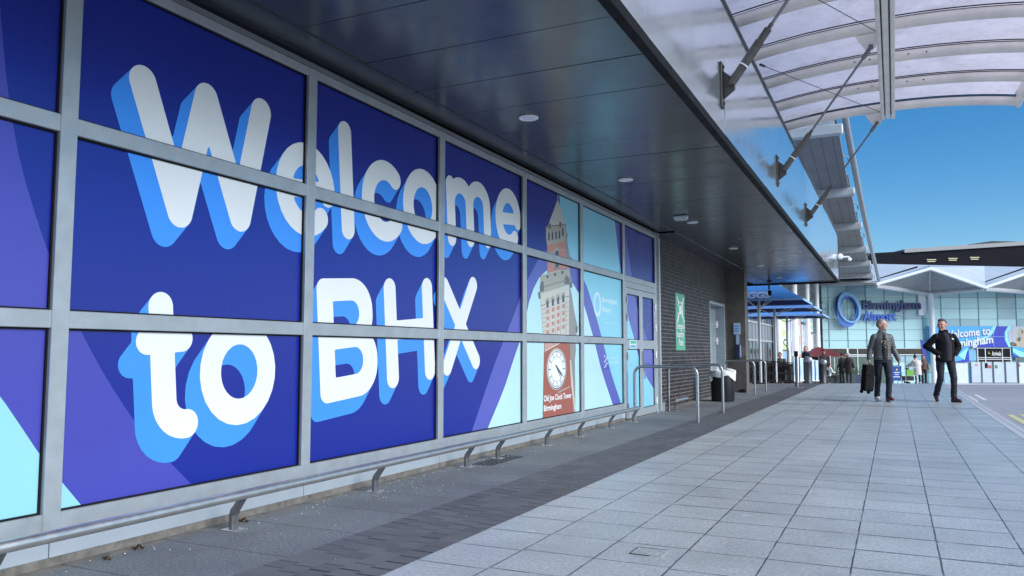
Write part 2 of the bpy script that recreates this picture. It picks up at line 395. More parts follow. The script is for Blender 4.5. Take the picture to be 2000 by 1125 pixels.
# kerb: two courses of narrow stone with a joint every 0.9 m
def m_kerb():
    t = NT('kerb stone'); p = t.sep(t.geo()); f = t.math('FRACT', t.math('DIVIDE', p[1], .915))
    j = t.math('MAXIMUM', t.math('LESS_THAN', f, .012), t.math('LESS_THAN', t.math('ABSOLUTE', t.math('SUBTRACT', p[0], 1.485)), .006))
    b = t.mix(t.ramp(t.noise(t.geo(), 30, 4), .3, .7), (.38, .41, .47), (.50, .53, .58)); b = t.mix(t.math('MULTIPLY', j, .8), b, (.06, .06, .07))
    t.put(t.b.inputs['Base Color'], b); t.b.inputs['Roughness'].default_value = .7; return t.m
m = MB(); ys = frange(-9, 64, 1)
for a, b in zip(ys[:-1], ys[1:]):
    for x0, x1, z in ((1.38, 1.565, .003),):
        za, zb = gz(x0, a) + z, gz(x0, b) + z
        m.add([(x0,a,za),(x1,a,za),(x1,b,zb),(x0,b,zb),(x1,a,za-.14),(x1,b,zb-.14),(x0,a,za-.14),(x0,b,zb-.14)], [(0,1,2,3),(1,4,5,2),(0,3,7,6)])
tag(m.build('kerb', m_kerb()), kind='structure')
# forecourt paving in front of the terminal
m = MB(); ss = frange(-10, 70, 5); ds = frange(58, 75.2, 2)
vs = [tuple(on(s, d) + Vector((0, 0, .006))) for d in ds for s in ss]; n = len(ss)
m.add(vs, [(j*n+i, j*n+i+1, (j+1)*n+i+1, (j+1)*n+i) for j in range(len(ds)-1) for i in range(n-1)])
a_ = [on(s, 58) + Vector((0, 0, .006)) for s in ss]; m.add(a_ + [q - Vector((0, 0, .15)) for q in a_], [(i, i + n, i + n + 1, i + 1) for i in range(n - 1)])
tag(m.build('forecourt', pm('forecourt paving', (.40, .43, .48), .7, 0, .1, .4)), kind='structure')
# painted road markings
m = MB(); m.cur = 0
PAINT_Y = pm('worn yellow road paint', (.62, .60, .30), .7, 0, .25, 9); PAINT_W = pm('worn white road paint', (.75, .76, .74), .7, 0, .2, 9)
def stripe(mm, x0, x1, y0, y1):
    for a, b in zip(frange(y0, y1, 1)[:-1], frange(y0, y1, 1)[1:]):
        mm.quad((x0, a, gz(x0, a) - .096), (x1, a, gz(x1, a) - .096), (x1, b, gz(x1, b) - .096), (x0, b, gz(x0, b) - .096))
stripe(m, 1.83, 1.93, 3, 17.4); stripe(m, 2.04, 2.14, 3, 17.6)
tag(m.build('road_yellow_lines', PAINT_Y), kind='structure')
m = MB(); stripe(m, 1.66, 1.74, 21.8, 24.4); stripe(m, 1.90, 1.98, 22.4, 25.2); stripe(m, 1.60, 1.66, 25.5, 28.5)
tag(m.build('road_white_dashes', PAINT_W), kind='structure')
m = MB()
for k in range(9):
    a, b = -2.27 + k * .4055, -2.27 + (k + 1) * .4055 - .01; m.box(a, 17.285, .001, min(b, 1.37), 17.315, .004)
o = m.build('channel_slot', pm('dull slot channel', (.16, .17, .19), .6, .3, .3, 20)); tag(o, kind='structure')
# litter and grit along the foot of the wall
m = MB(); rnd = random.Random(3)
for i in range(300):
    y = rnd.choice((rnd.uniform(2, 12), rnd.uniform(4.8, 9.5))); x = -3.76 + abs(rnd.gauss(0, .22)); s = rnd.uniform(.0012, .0036)
    m.cbox((x, y, .002), (s * 2, s * 1.6, s), (0, 0, rnd.uniform(0, 3)))
for i in range(60):
    x = rnd.uniform(-3.4, 1.2); y = rnd.uniform(2.5, 14); s = rnd.uniform(.0015, .004); m.cbox((x, y, .002), (s * 2, s, .002), (0, 0, rnd.uniform(0, 3)))
o = m.build('grit', pm('white grit', (.6, .62, .65), .7)); tag(o, 'scattered pale grit and crumbs along the foot of the glazed wall', 'grit', kind='stuff')
LEAF = pm('dead leaf', (.055, .03, .018), .8, 0, .5, 60)
def leaf(x, y, s, rz, label):
    m = MB(); n = 7
    pts = [(x + s * math.cos(rz) * (i / n - .5) * 2 - s * .4 * w_ * math.sin(math.pi * i / n) * math.sin(rz), y + s * math.sin(rz) * (i / n - .5) * 2 + s * .4 * w_ * math.sin(math.pi * i / n) * math.cos(rz),
            .006 + s * .35 * abs(w_) * math.sin(math.pi * i / n) + .01 * math.sin(i * 2.)) for w_ in (-1, 0, 1) for i in range(n + 1)]
    m.add(pts, [(a * (n + 1) + i, a * (n + 1) + i + 1, (a + 1) * (n + 1) + i + 1, (a + 1) * (n + 1) + i) for a in range(2) for i in range(n)])
    o = m.build('fallen_leaf', LEAF, loc=(x, y, 0)); tag(o, label, 'leaf', 'curled brown leaves by the wall')
leaf(-3.74, 3.85, .045, .4, 'curled brown leaf lying just beside the nearest rail foot')
leaf(-3.74, 3.08, .04, 1.2, 'brown leaf against the wall base left of the nearest rail foot')
leaf(-3.73, 5.25, .03, 2.2, 'small brown leaf beside the second nearest rail foot')
leaf(-3.70, 2.86, .03, .3, 'small curled leaf nearest the left picture edge on the dark slabs')

# drain slot and small inset cover
m = MB()
for i in range(5): m.box(-3.66 + i * .045, 6.72, .001, -3.645 + i * .045, 7.45, .004)
tag(m.build('drain_grating', BLACK, loc=(-3.57, 7.1, 0)), 'small slotted black drain in the dark slabs under the low rail', 'drain')
t = thing('access_cover', 'small worn rectangular cover set in a paving slab near the camera', 'cover', (-1.22, 4.22, 0))
m = MB(); m.box(-1.305, 4.15, .0, -1.135, 4.30, .003); m.build('plate', pm('worn mortar cover', (.30, .33, .35), .8, 0, .4, 30, bump=.4), t)
m = MB(); m.box(-1.308, 4.145, 0, -1.20, 4.149, .0040); m.box(-1.308, 4.149, 0, -1.304, 4.303, .0040); m.box(-1.304, 4.30, 0, -1.15, 4.304, .0040); m.build('rim', BLACK, t)

# ================================================================ GLAZED WALL WITH PRINTED FILM
XW, XG = -3.82, -3.858               # frame face, printed film
YM = [-1.09 + 1.873 * i for i in range(-1, 9)]       # mullion centres (2.656 is the nearest whole one)
Z0, Z1, Z2, ZT = .265, 1.235, 2.245, 3.105
wall = thing('glazed_wall', 'long glazed wall in silver frames covered by a printed blue welcome picture', 'wall', (XW - .05, 6.4, 0))
VY = [y for y in YM if y > -1.2]; VY[2] -= .022
for y in VY:
    last = abs(y - VY[-1]) < .01
    m = MB(); m.box(-3.875, y - .047, .17 if not last else 0, XW, y + .047, 3.165); m.build('mullion', ALU, wall, bevel=.003)
for a, b in zip(VY[:-1], VY[1:]):
    door = abs(b - VY[-1]) < .01
    for zc in ((Z1, Z2) if not door else (Z2,)):
        m = MB(); m.box(-3.875, a + .047, zc - .045, XW - .003, b - .047, zc + .045); m.build('transom', ALU, wall, bevel=.003)
    m = MB(); m.box(-3.875, a + .047, ZT, XW - .003, b - .047, ZT + .06); m.build('head_rail', ALU, wall, bevel=.003)
    if not door:
        m = MB(); m.box(-3.875, a + .047, .17, XW - .003, b - .047, Z0); m.build('sill_rail', ALU, wall, bevel=.003)
        m = MB(); m.box(-3.865, a + .003, .045, XW - .012, b - .003, .167); m.build('plinth_panel', PLINTH, wall, bevel=.002)
    # thin gasket shadow line
m = MB(); m.box(-3.95, VY[0], 0, -3.835, VY[-1] - 1.88, .045); m.build('concrete_footing', pm('crumbling concrete footing', (.19, .18, .165), .9, 0, .45, 14, bump=.9, bscale=60), wall)
m = MB(); m.box(-3.97, VY[0], 3.165, XW + .012, VY[-1] + .05, 3.20); m.build('head_flashing', pm('dull flashing', (.22, .23, .25), .45, .4), wall)
m = MB(); m.box(-4.2, VY[0], .0, -3.88, VY[-1], 3.2); m.build('backing', pm('dark backing', (.012, .014, .03), .5), wall)

# ---- lettering as distance fields: rounded strokes rotated 5 degrees
C5, S5 = math.cos(R(5)), math.sin(R(5))
def seg(p, a, b, r):
    a, b = np.array(a), np.array(b); d = b - a; q0, q1 = p[0] - a[0], p[1] - a[1]
    h = np.clip((q0 * d[0] + q1 * d[1]) / max(d @ d, 1e-9), 0, 1); return np.hypot(q0 - d[0] * h, q1 - d[1] * h) - r
def poly_s(p, pts, r): 
    o = seg(p, pts[0], pts[1], r)
    for a, b in zip(pts[1:-1], pts[2:]): o = np.minimum(o, seg(p, a, b, r))
    return o
def arc(c, rx, ry, a0, a1, n=26): return [(c[0] + rx * math.cos(R(a0 + (a1 - a0) * i / n)), c[1] + ry * math.sin(R(a0 + (a1 - a0) * i / n))) for i in range(n + 1)]
def rbox(p, x0, y0, x1, y1, rr, rl):     # right corners radius rr, left corners rl
    cx, cy, hx, hy = (x0 + x1) / 2, (y0 + y1) / 2, (x1 - x0) / 2, (y1 - y0) / 2
    qx, qy = p[0] - cx, p[1] - cy; r = np.where(qx > 0, rr, rl); ax, ay = np.abs(qx) - hx + r, np.abs(qy) - hy + r
    return np.minimum(np.maximum(ax, ay), 0) + np.hypot(np.maximum(ax, 0), np.maximum(ay, 0)) - r
mn = np.minimum
GL = {
 'W': lambda p, x: poly_s(p, [(x+.095, .835), (x+.325, .095), (x+.565, .835), (x+.815, .095), (x+1.045, .835)], .093),
 'e': lambda p, x: mn(poly_s(p, arc((x+.325, .345), .24, .262, -7, 308), .083), seg(p, (x+.12, .345), (x+.575, .350), .066)),
 'l': lambda p, x: seg(p, (x+.08, .08), (x+.08, .85), .082),
 'c': lambda p, x: poly_s(p, arc((x+.325, .345), .243, .262, 48, 312), .084),
 'o': lambda p, x: poly_s(p, arc((x+.328, .345), .245, .262, 0, 360), .084),
 'm': lambda p, x: mn(mn(seg(p, (x+.08, .08), (x+.08, .61), .08), poly_s(p, [(x+.08, .38)] + arc((x+.27, .43), .19, .18, 180, 0) + [(x+.46, .08)], .08)),
                      poly_s(p, [(x+.46, .38)] + arc((x+.65, .43), .19, .18, 180, 0) + [(x+.84, .08)], .08)),
 't': lambda p, x: mn(poly_s(p, [(x+.175, .79), (x+.175, .24)] + arc((x+.33, .235), .155, .155, 180, 270, 8), .086), seg(p, (x+.075, .595), (x+.32, .592), .078)),
 'B': lambda p, x: np.maximum(np.maximum(mn(mn(rbox(p, x, .39, x+.69, .94, .26, .08), rbox(p, x, 0, x+.735, .55, .26, .08)), rbox(p, x, .15, x+.3, .80, .01, .01)),
                      -rbox(p, x+.185, .56, x+.51, .765, .10, .01)), -rbox(p, x+.185, .18, x+.54, .395, .105, .01)),
 'H': lambda p, x: mn(mn(seg(p, (x+.09, .09), (x+.09, .85), .088), seg(p, (x+.69, .09), (x+.69, .85), .088)), seg(p, (x+.1, .49), (x+.68, .49), .083)),
 'X': lambda p, x: mn(seg(p, (x+.09, .86), (x+.665, .09), .086), seg(p, (x+.665, .86), (x+.09, .09), .086)),
}
WORDS = [('W', 3.215, 1.512), ('e', 4.375, 1.512), ('l', 5.098, 1.512), ('c', 5.375, 1.512), ('o', 5.975, 1.512), ('m', 6.735, 1.512), ('e', 7.775, 1.512),
         ('t', 3.20, .253), ('o', 3.645, .253), ('B', 4.768, .262), ('H', 5.628, .262), ('X', 6.54, .262)]
ART = []            # (layer, colour key, polygon) in wall coordinates (Y, Z)
def iso_polys(vals, xs, ys):
    """filled polygons of the region vals < 0 on a grid; runs of full cells merge along a row"""
    out = []; inside = vals < 0
    for j in range(len(ys) - 1):
        run = None
        for i in range(len(xs)):
            full = i < len(xs) - 1 and inside[j, i] and inside[j, i+1] and inside[j+1, i] and inside[j+1, i+1]
            if full:
                if run is None: run = i
                if i - run < 12: continue
                out.append([(xs[run], ys[j]), (xs[i+1], ys[j]), (xs[i+1], ys[j+1]), (xs[run], ys[j+1])]); run = None; continue
            if run is not None:
                out.append([(xs[run], ys[j]), (xs[i], ys[j]), (xs[i], ys[j+1]), (xs[run], ys[j+1])]); run = None
            if i == len(xs) - 1: continue
            q = [(xs[i], ys[j], vals[j, i]), (xs[i+1], ys[j], vals[j, i+1]), (xs[i+1], ys[j+1], vals[j+1, i+1]), (xs[i], ys[j+1], vals[j+1, i])]
            if all(v[2] >= 0 for v in q): continue
            P = []
            for a, b in zip(q, q[1:] + q[:1]):
                if a[2] < 0: P.append((a[0], a[1]))
                if (a[2] < 0) != (b[2] < 0):
                    k = a[2] / (a[2] - b[2]); P.append((a[0] + (b[0] - a[0]) * k, a[1] + (b[1] - a[1]) * k))
            if len(P) > 2: out.append(P)
    return out
def letter_art(ch, u0, v0, sc_=1.0, h=.0115, lay=(3, 5), off=.12, fn=None, keys=('letter_blue', 'letter_white')):
    g = GL[ch]; W_ = 1.25 if ch in 'W' else 1.05
    xs = np.arange(-.2, W_, h); ys = np.arange(-.2, 1.05, h); X, Y = np.meshgrid(xs, ys)
    face = g((X, Y), 0.0); sw = face
    for k in range(1, 13): sw = mn(sw, g((X + off * k / 12, Y + off * k / 12), 0.0))
    sw = np.maximum(sw, -(face + .012))
    for key, f, l in ((keys[0], sw, lay[0]), (keys[1], face, lay[1])):
        for P in iso_polys(f, xs, ys): ART.append((l, key, [fn(u0 + x * sc_, v0 + y * sc_) for x, y in P]))
rot5 = lambda u, v: (u * C5 - v * S5, u * S5 + v * C5)
for i, (ch, u, v) in enumerate(WORDS): letter_art(ch, u, v, fn=rot5, lay=(3 + .3 * (i % 2), 4 + .3 * (i % 2)))

def strip(layer, key, A, B):
    """region between two polylines sampled at the same count"""
    def res(P, n=26):
        P = [Vector(p) for p in P]; L = [0]
        for a, b in zip(P[:-1], P[1:]): L.append(L[-1] + (b - a).length)
        # smooth through the points (Catmull-Rom)
        o = []
        for i in range(n + 1):
            s = L[-1] * i / n; k = max(j for j in range(len(P) - 1) if L[j] <= s + 1e-9); f = (s - L[k]) / max(L[k+1] - L[k], 1e-9)
            p0, p1, p2, p3 = P[max(k-1, 0)], P[k], P[k+1], P[min(k+2, len(P)-1)]
            o.append(.5 * ((2*p1) + (p2-p0)*f + (2*p0-5*p1+4*p2-p3)*f*f + (3*p1-p0-3*p2+p3)*f*f*f))
        return o
    a, b = res(A), res(B)
    for i in range(len(a) - 1): ART.append((layer, key, [tuple(a[i]), tuple(a[i+1]), tuple(b[i+1]), tuple(b[i])]))
SW_R = [(2.24, 3.2), (2.27, 2.77), (2.36, 2.2), (2.50, 1.75), (2.76, 1.20), (3.09, .72), (3.40, .40), (3.60, .22)]
SW_L = [(.2, 3.2), (.3, 2.9), (.7, 2.5), (1.3, 2.0), (1.85, 1.5), (2.36, .87), (2.58, .56), (2.86, .22)]
strip(1, 'purple', SW_R, SW_L); strip(1, 'cyan', SW_L, [(.2, .2), (.3, .2), (.7, .2), (1.3, .2), (1.85, .2), (2.2, .2), (2.5, .2), (2.85, .2)])
DOME_O = [(7.03, .22), (7.37, .68), (7.66, 1.05), (8.12, 1.57), (8.28, 1.79), (8.54, 2.02), (8.88, 2.29), (9.33, 2.41), (9.8, 2.34), (10.29, 2.08), (10.68, 1.70), (11.06, 1.23), (11.44, .74), (11.95, .22)]
DOME_I = [(7.36, .22), (7.79, .66), (8.05, 1.0), (8.28, 1.29), (8.44, 1.62), (8.57, 1.80), (8.8, 1.99), (9.25, 2.14), (9.77, 2.03), (10.28, 1.74), (10.46, 1.51), (10.67, 1.27), (11.0, .80), (11.55, .22)]
strip(2, 'violet', DOME_O, DOME_I); strip(2, 'ice', DOME_I, [(p[0], .21) for p in DOME_I])
SKY_R = [(11.60, 3.2), (11.67, 3.11), (11.78, 2.80), (11.92, 2.41), (12.26, 1.69), (12.63, 1.27), (12.92, .92), (13.36, .607), (13.85, .36), (14.2, .05)]
SKY_L = [(9.40, 3.2), (9.42, 3.11), (9.43, 2.8), (9.45, 2.35), (10.29, 2.02), (10.68, 1.65), (11.06, 1.18), (11.44, .68), (11.80, .3), (12.0, .05)]
strip(.6, 'sky_print', SKY_R, SKY_L)
strip(.7, 'violet', [(12.12, 3.2), (12.16, 3.10), (12.31, 2.79), (12.54, 2.30), (12.643, 2.016), (12.856, 1.771), (13.09, 1.517), (13.39, 1.27), (13.80, .98), (14.0, .8)], SKY_R)
TOWER = [('stone_grey',[(9.349,3.121),(9.374,3.125),(9.378,3.042),(9.348,3.032)]),('stone_pale',[(9.353,3.033),(9.434,2.956),(9.621,2.749),(9.014,2.619),(9.176,2.819)]),('stone_tan',[(8.964,2.61),(9.634,2.748),(9.648,2.525),(9.553,2.494),(8.996,2.392),(8.967,2.475)]),('stone_dark',[(8.941,2.622),(9.634,2.756),(9.634,2.744),(8.941,2.609)]),('stone_dark',[(9.059,2.672),(9.125,2.686),(9.124,2.621),(9.058,2.602)]),('stone_dark',[(9.403,2.741),(9.473,2.756),(9.473,2.689),(9.403,2.67)]),('window_dark',[(9.035,2.539),(9.06,2.568),(9.086,2.549),(9.085,2.463),(9.034,2.452)]),('window_dark',[(9.15,2.564),(9.176,2.593),(9.202,2.574),(9.201,2.487),(9.149,2.476)]),('window_dark',[(9.267,2.587),(9.294,2.616),(9.321,2.597),(9.319,2.509),(9.266,2.497)]),('window_dark',[(9.38,2.61),(9.407,2.639),(9.434,2.62),(9.433,2.531),(9.378,2.519)]),('window_dark',[(9.495,2.659),(9.523,2.689),(9.551,2.67),(9.549,2.58),(9.494,2.568)]),('stone_side',[(9.634,2.748),(9.65,2.651),(9.702,2.62),(9.669,2.547),(9.758,2.363),(9.836,2.293),(9.653,2.303),(9.617,2.521)]),('brick_pink',[(8.996,2.392),(9.617,2.516),(9.645,2.3),(9.007,2.293)]),('stone_tan',[(9.007,2.309),(9.194,2.324),(9.194,2.312),(9.007,2.293)]),('stone_tan',[(9.389,2.374),(9.611,2.412),(9.61,2.4),(9.389,2.362)]),('stone_tan',[(9.218,2.303),(9.219,2.359),(9.255,2.393),(9.328,2.411),(9.384,2.397),(9.4,2.285)]),('window_dark',[(9.261,2.303),(9.262,2.341),(9.315,2.365),(9.374,2.363),(9.383,2.293)]),('brick_pink',[(8.995,2.22),(9.17,2.22),(9.613,2.199),(9.742,2.182),(9.005,2.039)]),('stone_tan',[(9.234,2.194),(9.399,2.196),(9.398,2.149),(9.233,2.124)]),('window_dark',[(9.26,2.197),(9.382,2.197),(9.381,2.162),(9.259,2.136)]),('stone_dark',[(9.192,2.118),(9.401,2.161),(9.401,2.149),(9.192,2.105)]),('stone_side',[(9.755,2.183),(9.793,2.099),(9.844,1.996),(9.843,1.928),(9.777,1.913),(9.841,1.801),(9.918,1.61),(10.037,1.408),(10.022,1.339),(9.98,1.284),(9.702,1.286),(9.725,1.929)]),('stone_tan',[(8.79,1.993),(9.755,2.179),(9.759,1.956),(8.804,1.776),(8.796,1.878)]),('stone_dark',[(8.805,1.923),(8.89,1.93),(8.9,1.814),(8.778,1.788),(8.772,1.849)]),('stone_dark',[(9.546,2.001),(9.637,2.076),(9.753,2.038),(9.751,1.955),(9.558,1.955)]),('stone_side',[(8.901,1.877),(9.61,2.016),(9.61,1.992),(8.901,1.852)]),('stone_dark',[(8.717,1.783),(8.782,1.797),(8.795,1.713),(8.747,1.704)]),('stone_dark',[(9.765,1.995),(9.844,1.996),(9.849,1.926),(9.774,1.913)]),('window_dark',[(8.977,2.01),(9.041,2.023),(9.041,1.99),(8.976,1.977)]),('window_dark',[(9.22,2.059),(9.288,2.072),(9.287,2.039),(9.22,2.025)]),('window_dark',[(9.465,2.106),(9.535,2.12),(9.535,2.086),(9.464,2.072)]),('stone_pale',[(8.804,1.776),(9.738,1.944),(9.736,1.794),(8.803,1.634)]),('stone_pale',[(8.803,1.634),(9.736,1.804),(9.715,1.284),(8.862,1.279)]),('stone_dark',[(8.794,1.631),(8.967,1.661),(8.967,1.654),(8.794,1.62)]),('stone_dark',[(9.581,1.783),(9.736,1.809),(9.736,1.801),(9.581,1.773)]),('stone_tan',[(8.933,1.645),(8.942,1.718),(9.006,1.744),(9.066,1.732),(9.075,1.671)]),('window_dark',[(8.973,1.607),(8.974,1.684),(9.006,1.711),(9.038,1.695),(9.037,1.619)]),('brick_pink',[(8.968,1.584),(9.046,1.599),(9.051,1.548),(8.973,1.534)]),('brick_pink',[(8.968,1.499),(9.046,1.513),(9.05,1.462),(8.972,1.449)]),('brick_pink',[(8.967,1.414),(9.045,1.427),(9.049,1.377),(8.971,1.364)]),('brick_pink',[(8.966,1.329),(9.044,1.341),(9.048,1.291),(8.97,1.279)]),('stone_side',[(9.061,1.643),(9.068,1.644),(9.094,1.277),(9.08,1.277)]),('stone_tan',[(9.101,1.677),(9.111,1.751),(9.177,1.778),(9.238,1.766),(9.247,1.704)]),('window_dark',[(9.142,1.638),(9.143,1.716),(9.176,1.744),(9.209,1.727),(9.208,1.651)]),('brick_pink',[(9.137,1.615),(9.218,1.63),(9.222,1.579),(9.141,1.564)]),('brick_pink',[(9.136,1.528),(9.217,1.543),(9.221,1.492),(9.141,1.478)]),('brick_pink',[(9.135,1.442),(9.216,1.456),(9.22,1.404),(9.14,1.391)]),('brick_pink',[(9.135,1.355),(9.215,1.368),(9.219,1.317),(9.139,1.305)]),('stone_side',[(9.233,1.675),(9.24,1.676),(9.266,1.281),(9.252,1.28)]),('stone_tan',[(9.271,1.71),(9.282,1.785),(9.35,1.812),(9.414,1.8),(9.423,1.737)]),('window_dark',[(9.314,1.67),(9.315,1.749),(9.35,1.778),(9.384,1.761),(9.383,1.683)]),('brick_pink',[(9.309,1.647),(9.392,1.662),(9.396,1.61),(9.313,1.595)]),('brick_pink',[(9.308,1.559),(9.391,1.574),(9.395,1.522),(9.312,1.507)]),('brick_pink',[(9.307,1.471),(9.39,1.485),(9.394,1.433),(9.311,1.419)]),('brick_pink',[(9.306,1.383),(9.389,1.396),(9.393,1.344),(9.31,1.331)]),('stone_side',[(9.408,1.708),(9.415,1.709),(9.441,1.284),(9.427,1.284)]),('stone_tan',[(9.445,1.743),(9.456,1.819),(9.526,1.848),(9.592,1.836),(9.601,1.772)]),('window_dark',[(9.489,1.703),(9.49,1.784),(9.526,1.813),(9.561,1.796),(9.56,1.717)]),('brick_pink',[(9.484,1.68),(9.57,1.696),(9.574,1.643),(9.488,1.627)]),('brick_pink',[(9.483,1.59),(9.568,1.605),(9.573,1.552),(9.487,1.537)]),('brick_pink',[(9.482,1.501),(9.567,1.515),(9.571,1.462),(9.486,1.448)]),('brick_pink',[(9.48,1.411),(9.566,1.425),(9.57,1.372),(9.485,1.359)]),('stone_side',[(9.586,1.742),(9.593,1.743),(9.62,1.287),(9.604,1.287)]),('stone_tan',[(8.825,1.586),(8.966,1.606),(8.966,1.595),(8.825,1.576)]),('stone_tan',[(9.606,1.71),(9.735,1.731),(9.735,1.721),(9.605,1.698)]),('stone_tan',[(8.831,1.533),(8.966,1.552),(8.966,1.541),(8.831,1.523)]),('stone_tan',[(9.605,1.653),(9.734,1.673),(9.734,1.663),(9.605,1.641)]),('stone_tan',[(8.837,1.481),(8.965,1.498),(8.965,1.487),(8.837,1.47)]),('stone_tan',[(9.604,1.596),(9.733,1.615),(9.733,1.605),(9.604,1.584)]),('stone_tan',[(8.844,1.428),(8.965,1.444),(8.965,1.433),(8.844,1.417)]),('stone_tan',[(9.603,1.538),(9.732,1.557),(9.732,1.548),(9.603,1.527)]),('stone_tan',[(8.85,1.375),(8.964,1.39),(8.964,1.38),(8.85,1.364)]),('stone_tan',[(9.602,1.481),(9.731,1.499),(9.731,1.49),(9.602,1.47)]),('stone_tan',[(8.856,1.322),(8.964,1.337),(8.964,1.326),(8.856,1.311)]),('stone_tan',[(9.601,1.424),(9.73,1.442),(9.73,1.432),(9.601,1.413)]),('stone_dark',[(9.955,1.406),(10.037,1.41),(10.027,1.339),(9.972,1.328)]),('brick_red',[(8.905,1.181),(9.732,1.187),(9.894,0.265),(8.847,0.269),(8.891,1.002)]),('brick_light',[(8.912,1.179),(9.42,1.182),(9.044,1.107),(8.904,1.086)]),('stone_pale',[(8.904,1.083),(9.337,1.177),(9.419,1.178),(8.904,1.069)]),('stone_side',[(9.747,1.184),(9.956,1.186),(9.963,1.088),(9.921,0.951),(9.931,0.625),(9.924,0.269),(9.85,0.269),(9.811,0.63),(9.758,0.964)]),('stone_pale',[(9.74,0.964),(9.787,0.953),(9.925,0.312),(9.895,0.292),(9.782,0.631)]),('stone_tan',[(9.33,0.566),(9.723,0.622),(9.738,0.606),(9.329,0.545)])]
for k, (c, P) in enumerate(TOWER): ART.append((6 + .12 * k, c, P))
TL = 6 + .12 * len(TOWER) + .2
def circ(c, rx, ry, n=40, a0=0, a1=360): return [(c[0] + rx * math.cos(R(a0 + (a1 - a0) * i / n)), c[1] + ry * math.sin(R(a0 + (a1 - a0) * i / n))) for i in range(n)]
CK = (9.295, .852)
ART.append((TL, 'stone_pale', circ(CK, .325, .262))); ART.append((TL + .2, 'window_dark', circ((CK[0]+.006, CK[1]-.004), .312, .25)))
ART.append((TL + .4, 'clock_white', circ(CK, .300, .240)))
def ring(l, key, c, rx, ry, t, n=48):
    a, b = circ(c, rx, ry, n), circ(c, rx - t, ry - t * .85, n)
    for i in range(n): ART.append((l, key, [a[i], a[(i+1) % n], b[(i+1) % n], b[i]]))
ring(TL + .6, 'clock_mark', CK, .285, .228, .008); ring(TL + .6, 'clock_mark', CK, .20, .160, .007)
for k in range(60):
    a = R(6 * k); r0 = .205 if k % 5 == 0 else .262; tw = .008 if k % 5 == 0 else .004
    u, n_ = (math.cos(a), math.sin(a) * .8), (-math.sin(a) * tw, math.cos(a) * tw * .8)
    p = lambda r, s: (CK[0] + u[0] * r + n_[0] * s, CK[1] + u[1] * r + n_[1] * s)
    ART.append((TL + .8, 'clock_mark', [p(r0, -1), p(.283, -1), p(.283, 1), p(r0, 1)]))
def hand(a, b, w0, w1):
    d = Vector(b) - Vector(a); n_ = Vector((-d.y, d.x)).normalized()
    ART.append((TL + 1, 'clock_mark', [tuple(Vector(a) + n_ * w0), tuple(Vector(b) + n_ * w1), tuple(Vector(b) - n_ * w1), tuple(Vector(a) - n_ * w0)]))
hand((9.252, .905), (9.452, .772), .012, .022); hand((9.27, .89), (9.47, .684), .010, .004)
def art_text(s, size, o, layer, key, width, offset=.0):
    vs, fs = text_geo(s, size, offset); xs = [v[0] for v in vs]; k = width / (max(xs) - min(xs)); x0 = min(xs)
    for f in fs: ART.append((layer, key, [(o[0] + (vs[i][0] - x0) * k, o[1] + vs[i][1]) for i in f]))
art_text('Old Joe Clock Tower', .098, (8.875, .470), TL + 1.2, 'clock_white', .915, .0022)
art_text('Birmingham', .098, (8.875, .352), TL + 1.2, 'clock_white', .56, .0022)
ring(3, 'faint', (10.845, 1.752), .16, .183, .062); ring(3.2, 'faint2', (10.86, 1.74), .145, .17, .03)
art_text('Birmingham', .11, (11.05, 1.80), 3, 'faint', .70, .003); art_text('Airport', .11, (11.05, 1.66), 3, 'faint', .42, .003)
art_text('the heart of England', .045, (11.10, 1.49), 3, 'faint', .58)
for i in range(7): ART.append((3, 'faint2', [(11.12 + .05 * (i % 3), .83 + .026 * i), (11.175 + .05 * (i % 3), .84 + .026 * i), (11.165 + .05 * (i % 3), .862 + .026 * i), (11.115 + .05 * (i % 3), .855 + .026 * i)]))
art_text('University of', .06, (11.36, .96), 3, 'faint', .42); art_text('Birmingham', .06, (11.36, .89), 3, 'faint', .46)

def film(name, c, gloss=.25):
    t = NT('film ' + name); n_ = t.noise(t.n('TexCoord').outputs['Object'], 1.2, 4)
    t.put(t.b.inputs['Base Color'], t.mix(t.ramp(n_, .3, .7), tuple(x * .96 for x in c), tuple(min(1, x * 1.03) for x in c)))
    t.b.inputs['Roughness'].default_value = gloss; t.b.inputs['Specular IOR Level'].default_value = .6
    t.bump(t.noise(t.n('TexCoord').outputs['Object'], 2.2, 2), .05, .02); return t.m
INK = {'navy': (.006, .017, .25), 'purple': (.055, .060, .38), 'cyan': (.27, .60, .72), 'ice': (.44, .70, .78), 'violet': (.085, .10, .43), 'sky_print': (.23, .58, .76),
       'letter_blue': (.045, .27, .86), 'letter_white': (.72, .76, .78), 'stone_grey': (.42, .44, .47), 'stone_pale': (.52, .52, .49), 'stone_tan': (.36, .35, .30), 'stone_dark': (.12, .125, .14),
       'stone_side': (.24, .25, .26), 'window_dark': (.05, .065, .09), 'brick_pink': (.46, .21, .17), 'brick_red': (.33, .10, .07), 'brick_light': (.50, .30, .26), 'clock_white': (.80, .84, .86),
       'clock_mark': (.06, .09, .13), 'faint': (.55, .78, .84), 'faint2': (.50, .66, .84)}
KEYS = list(INK); FILM = [film(k, INK[k]) for k in KEYS]
def clip(P, x0, x1, y0, y1):
    for ax, lim, sg in ((0, x0, 1), (0, x1, -1), (1, y0, 1), (1, y1, -1)):
        Q = []
        for a, b in zip(P, P[1:] + P[:1]):
            ia, ib = (a[ax] - lim) * sg >= 0, (b[ax] - lim) * sg >= 0
            if ia: Q.append(a)
            if ia != ib:
                k = (lim - a[ax]) / (b[ax] - a[ax]); Q.append((a[0] + (b[0] - a[0]) * k, a[1] + (b[1] - a[1]) * k))
        P = Q
        if len(P) < 3: return None
    return P
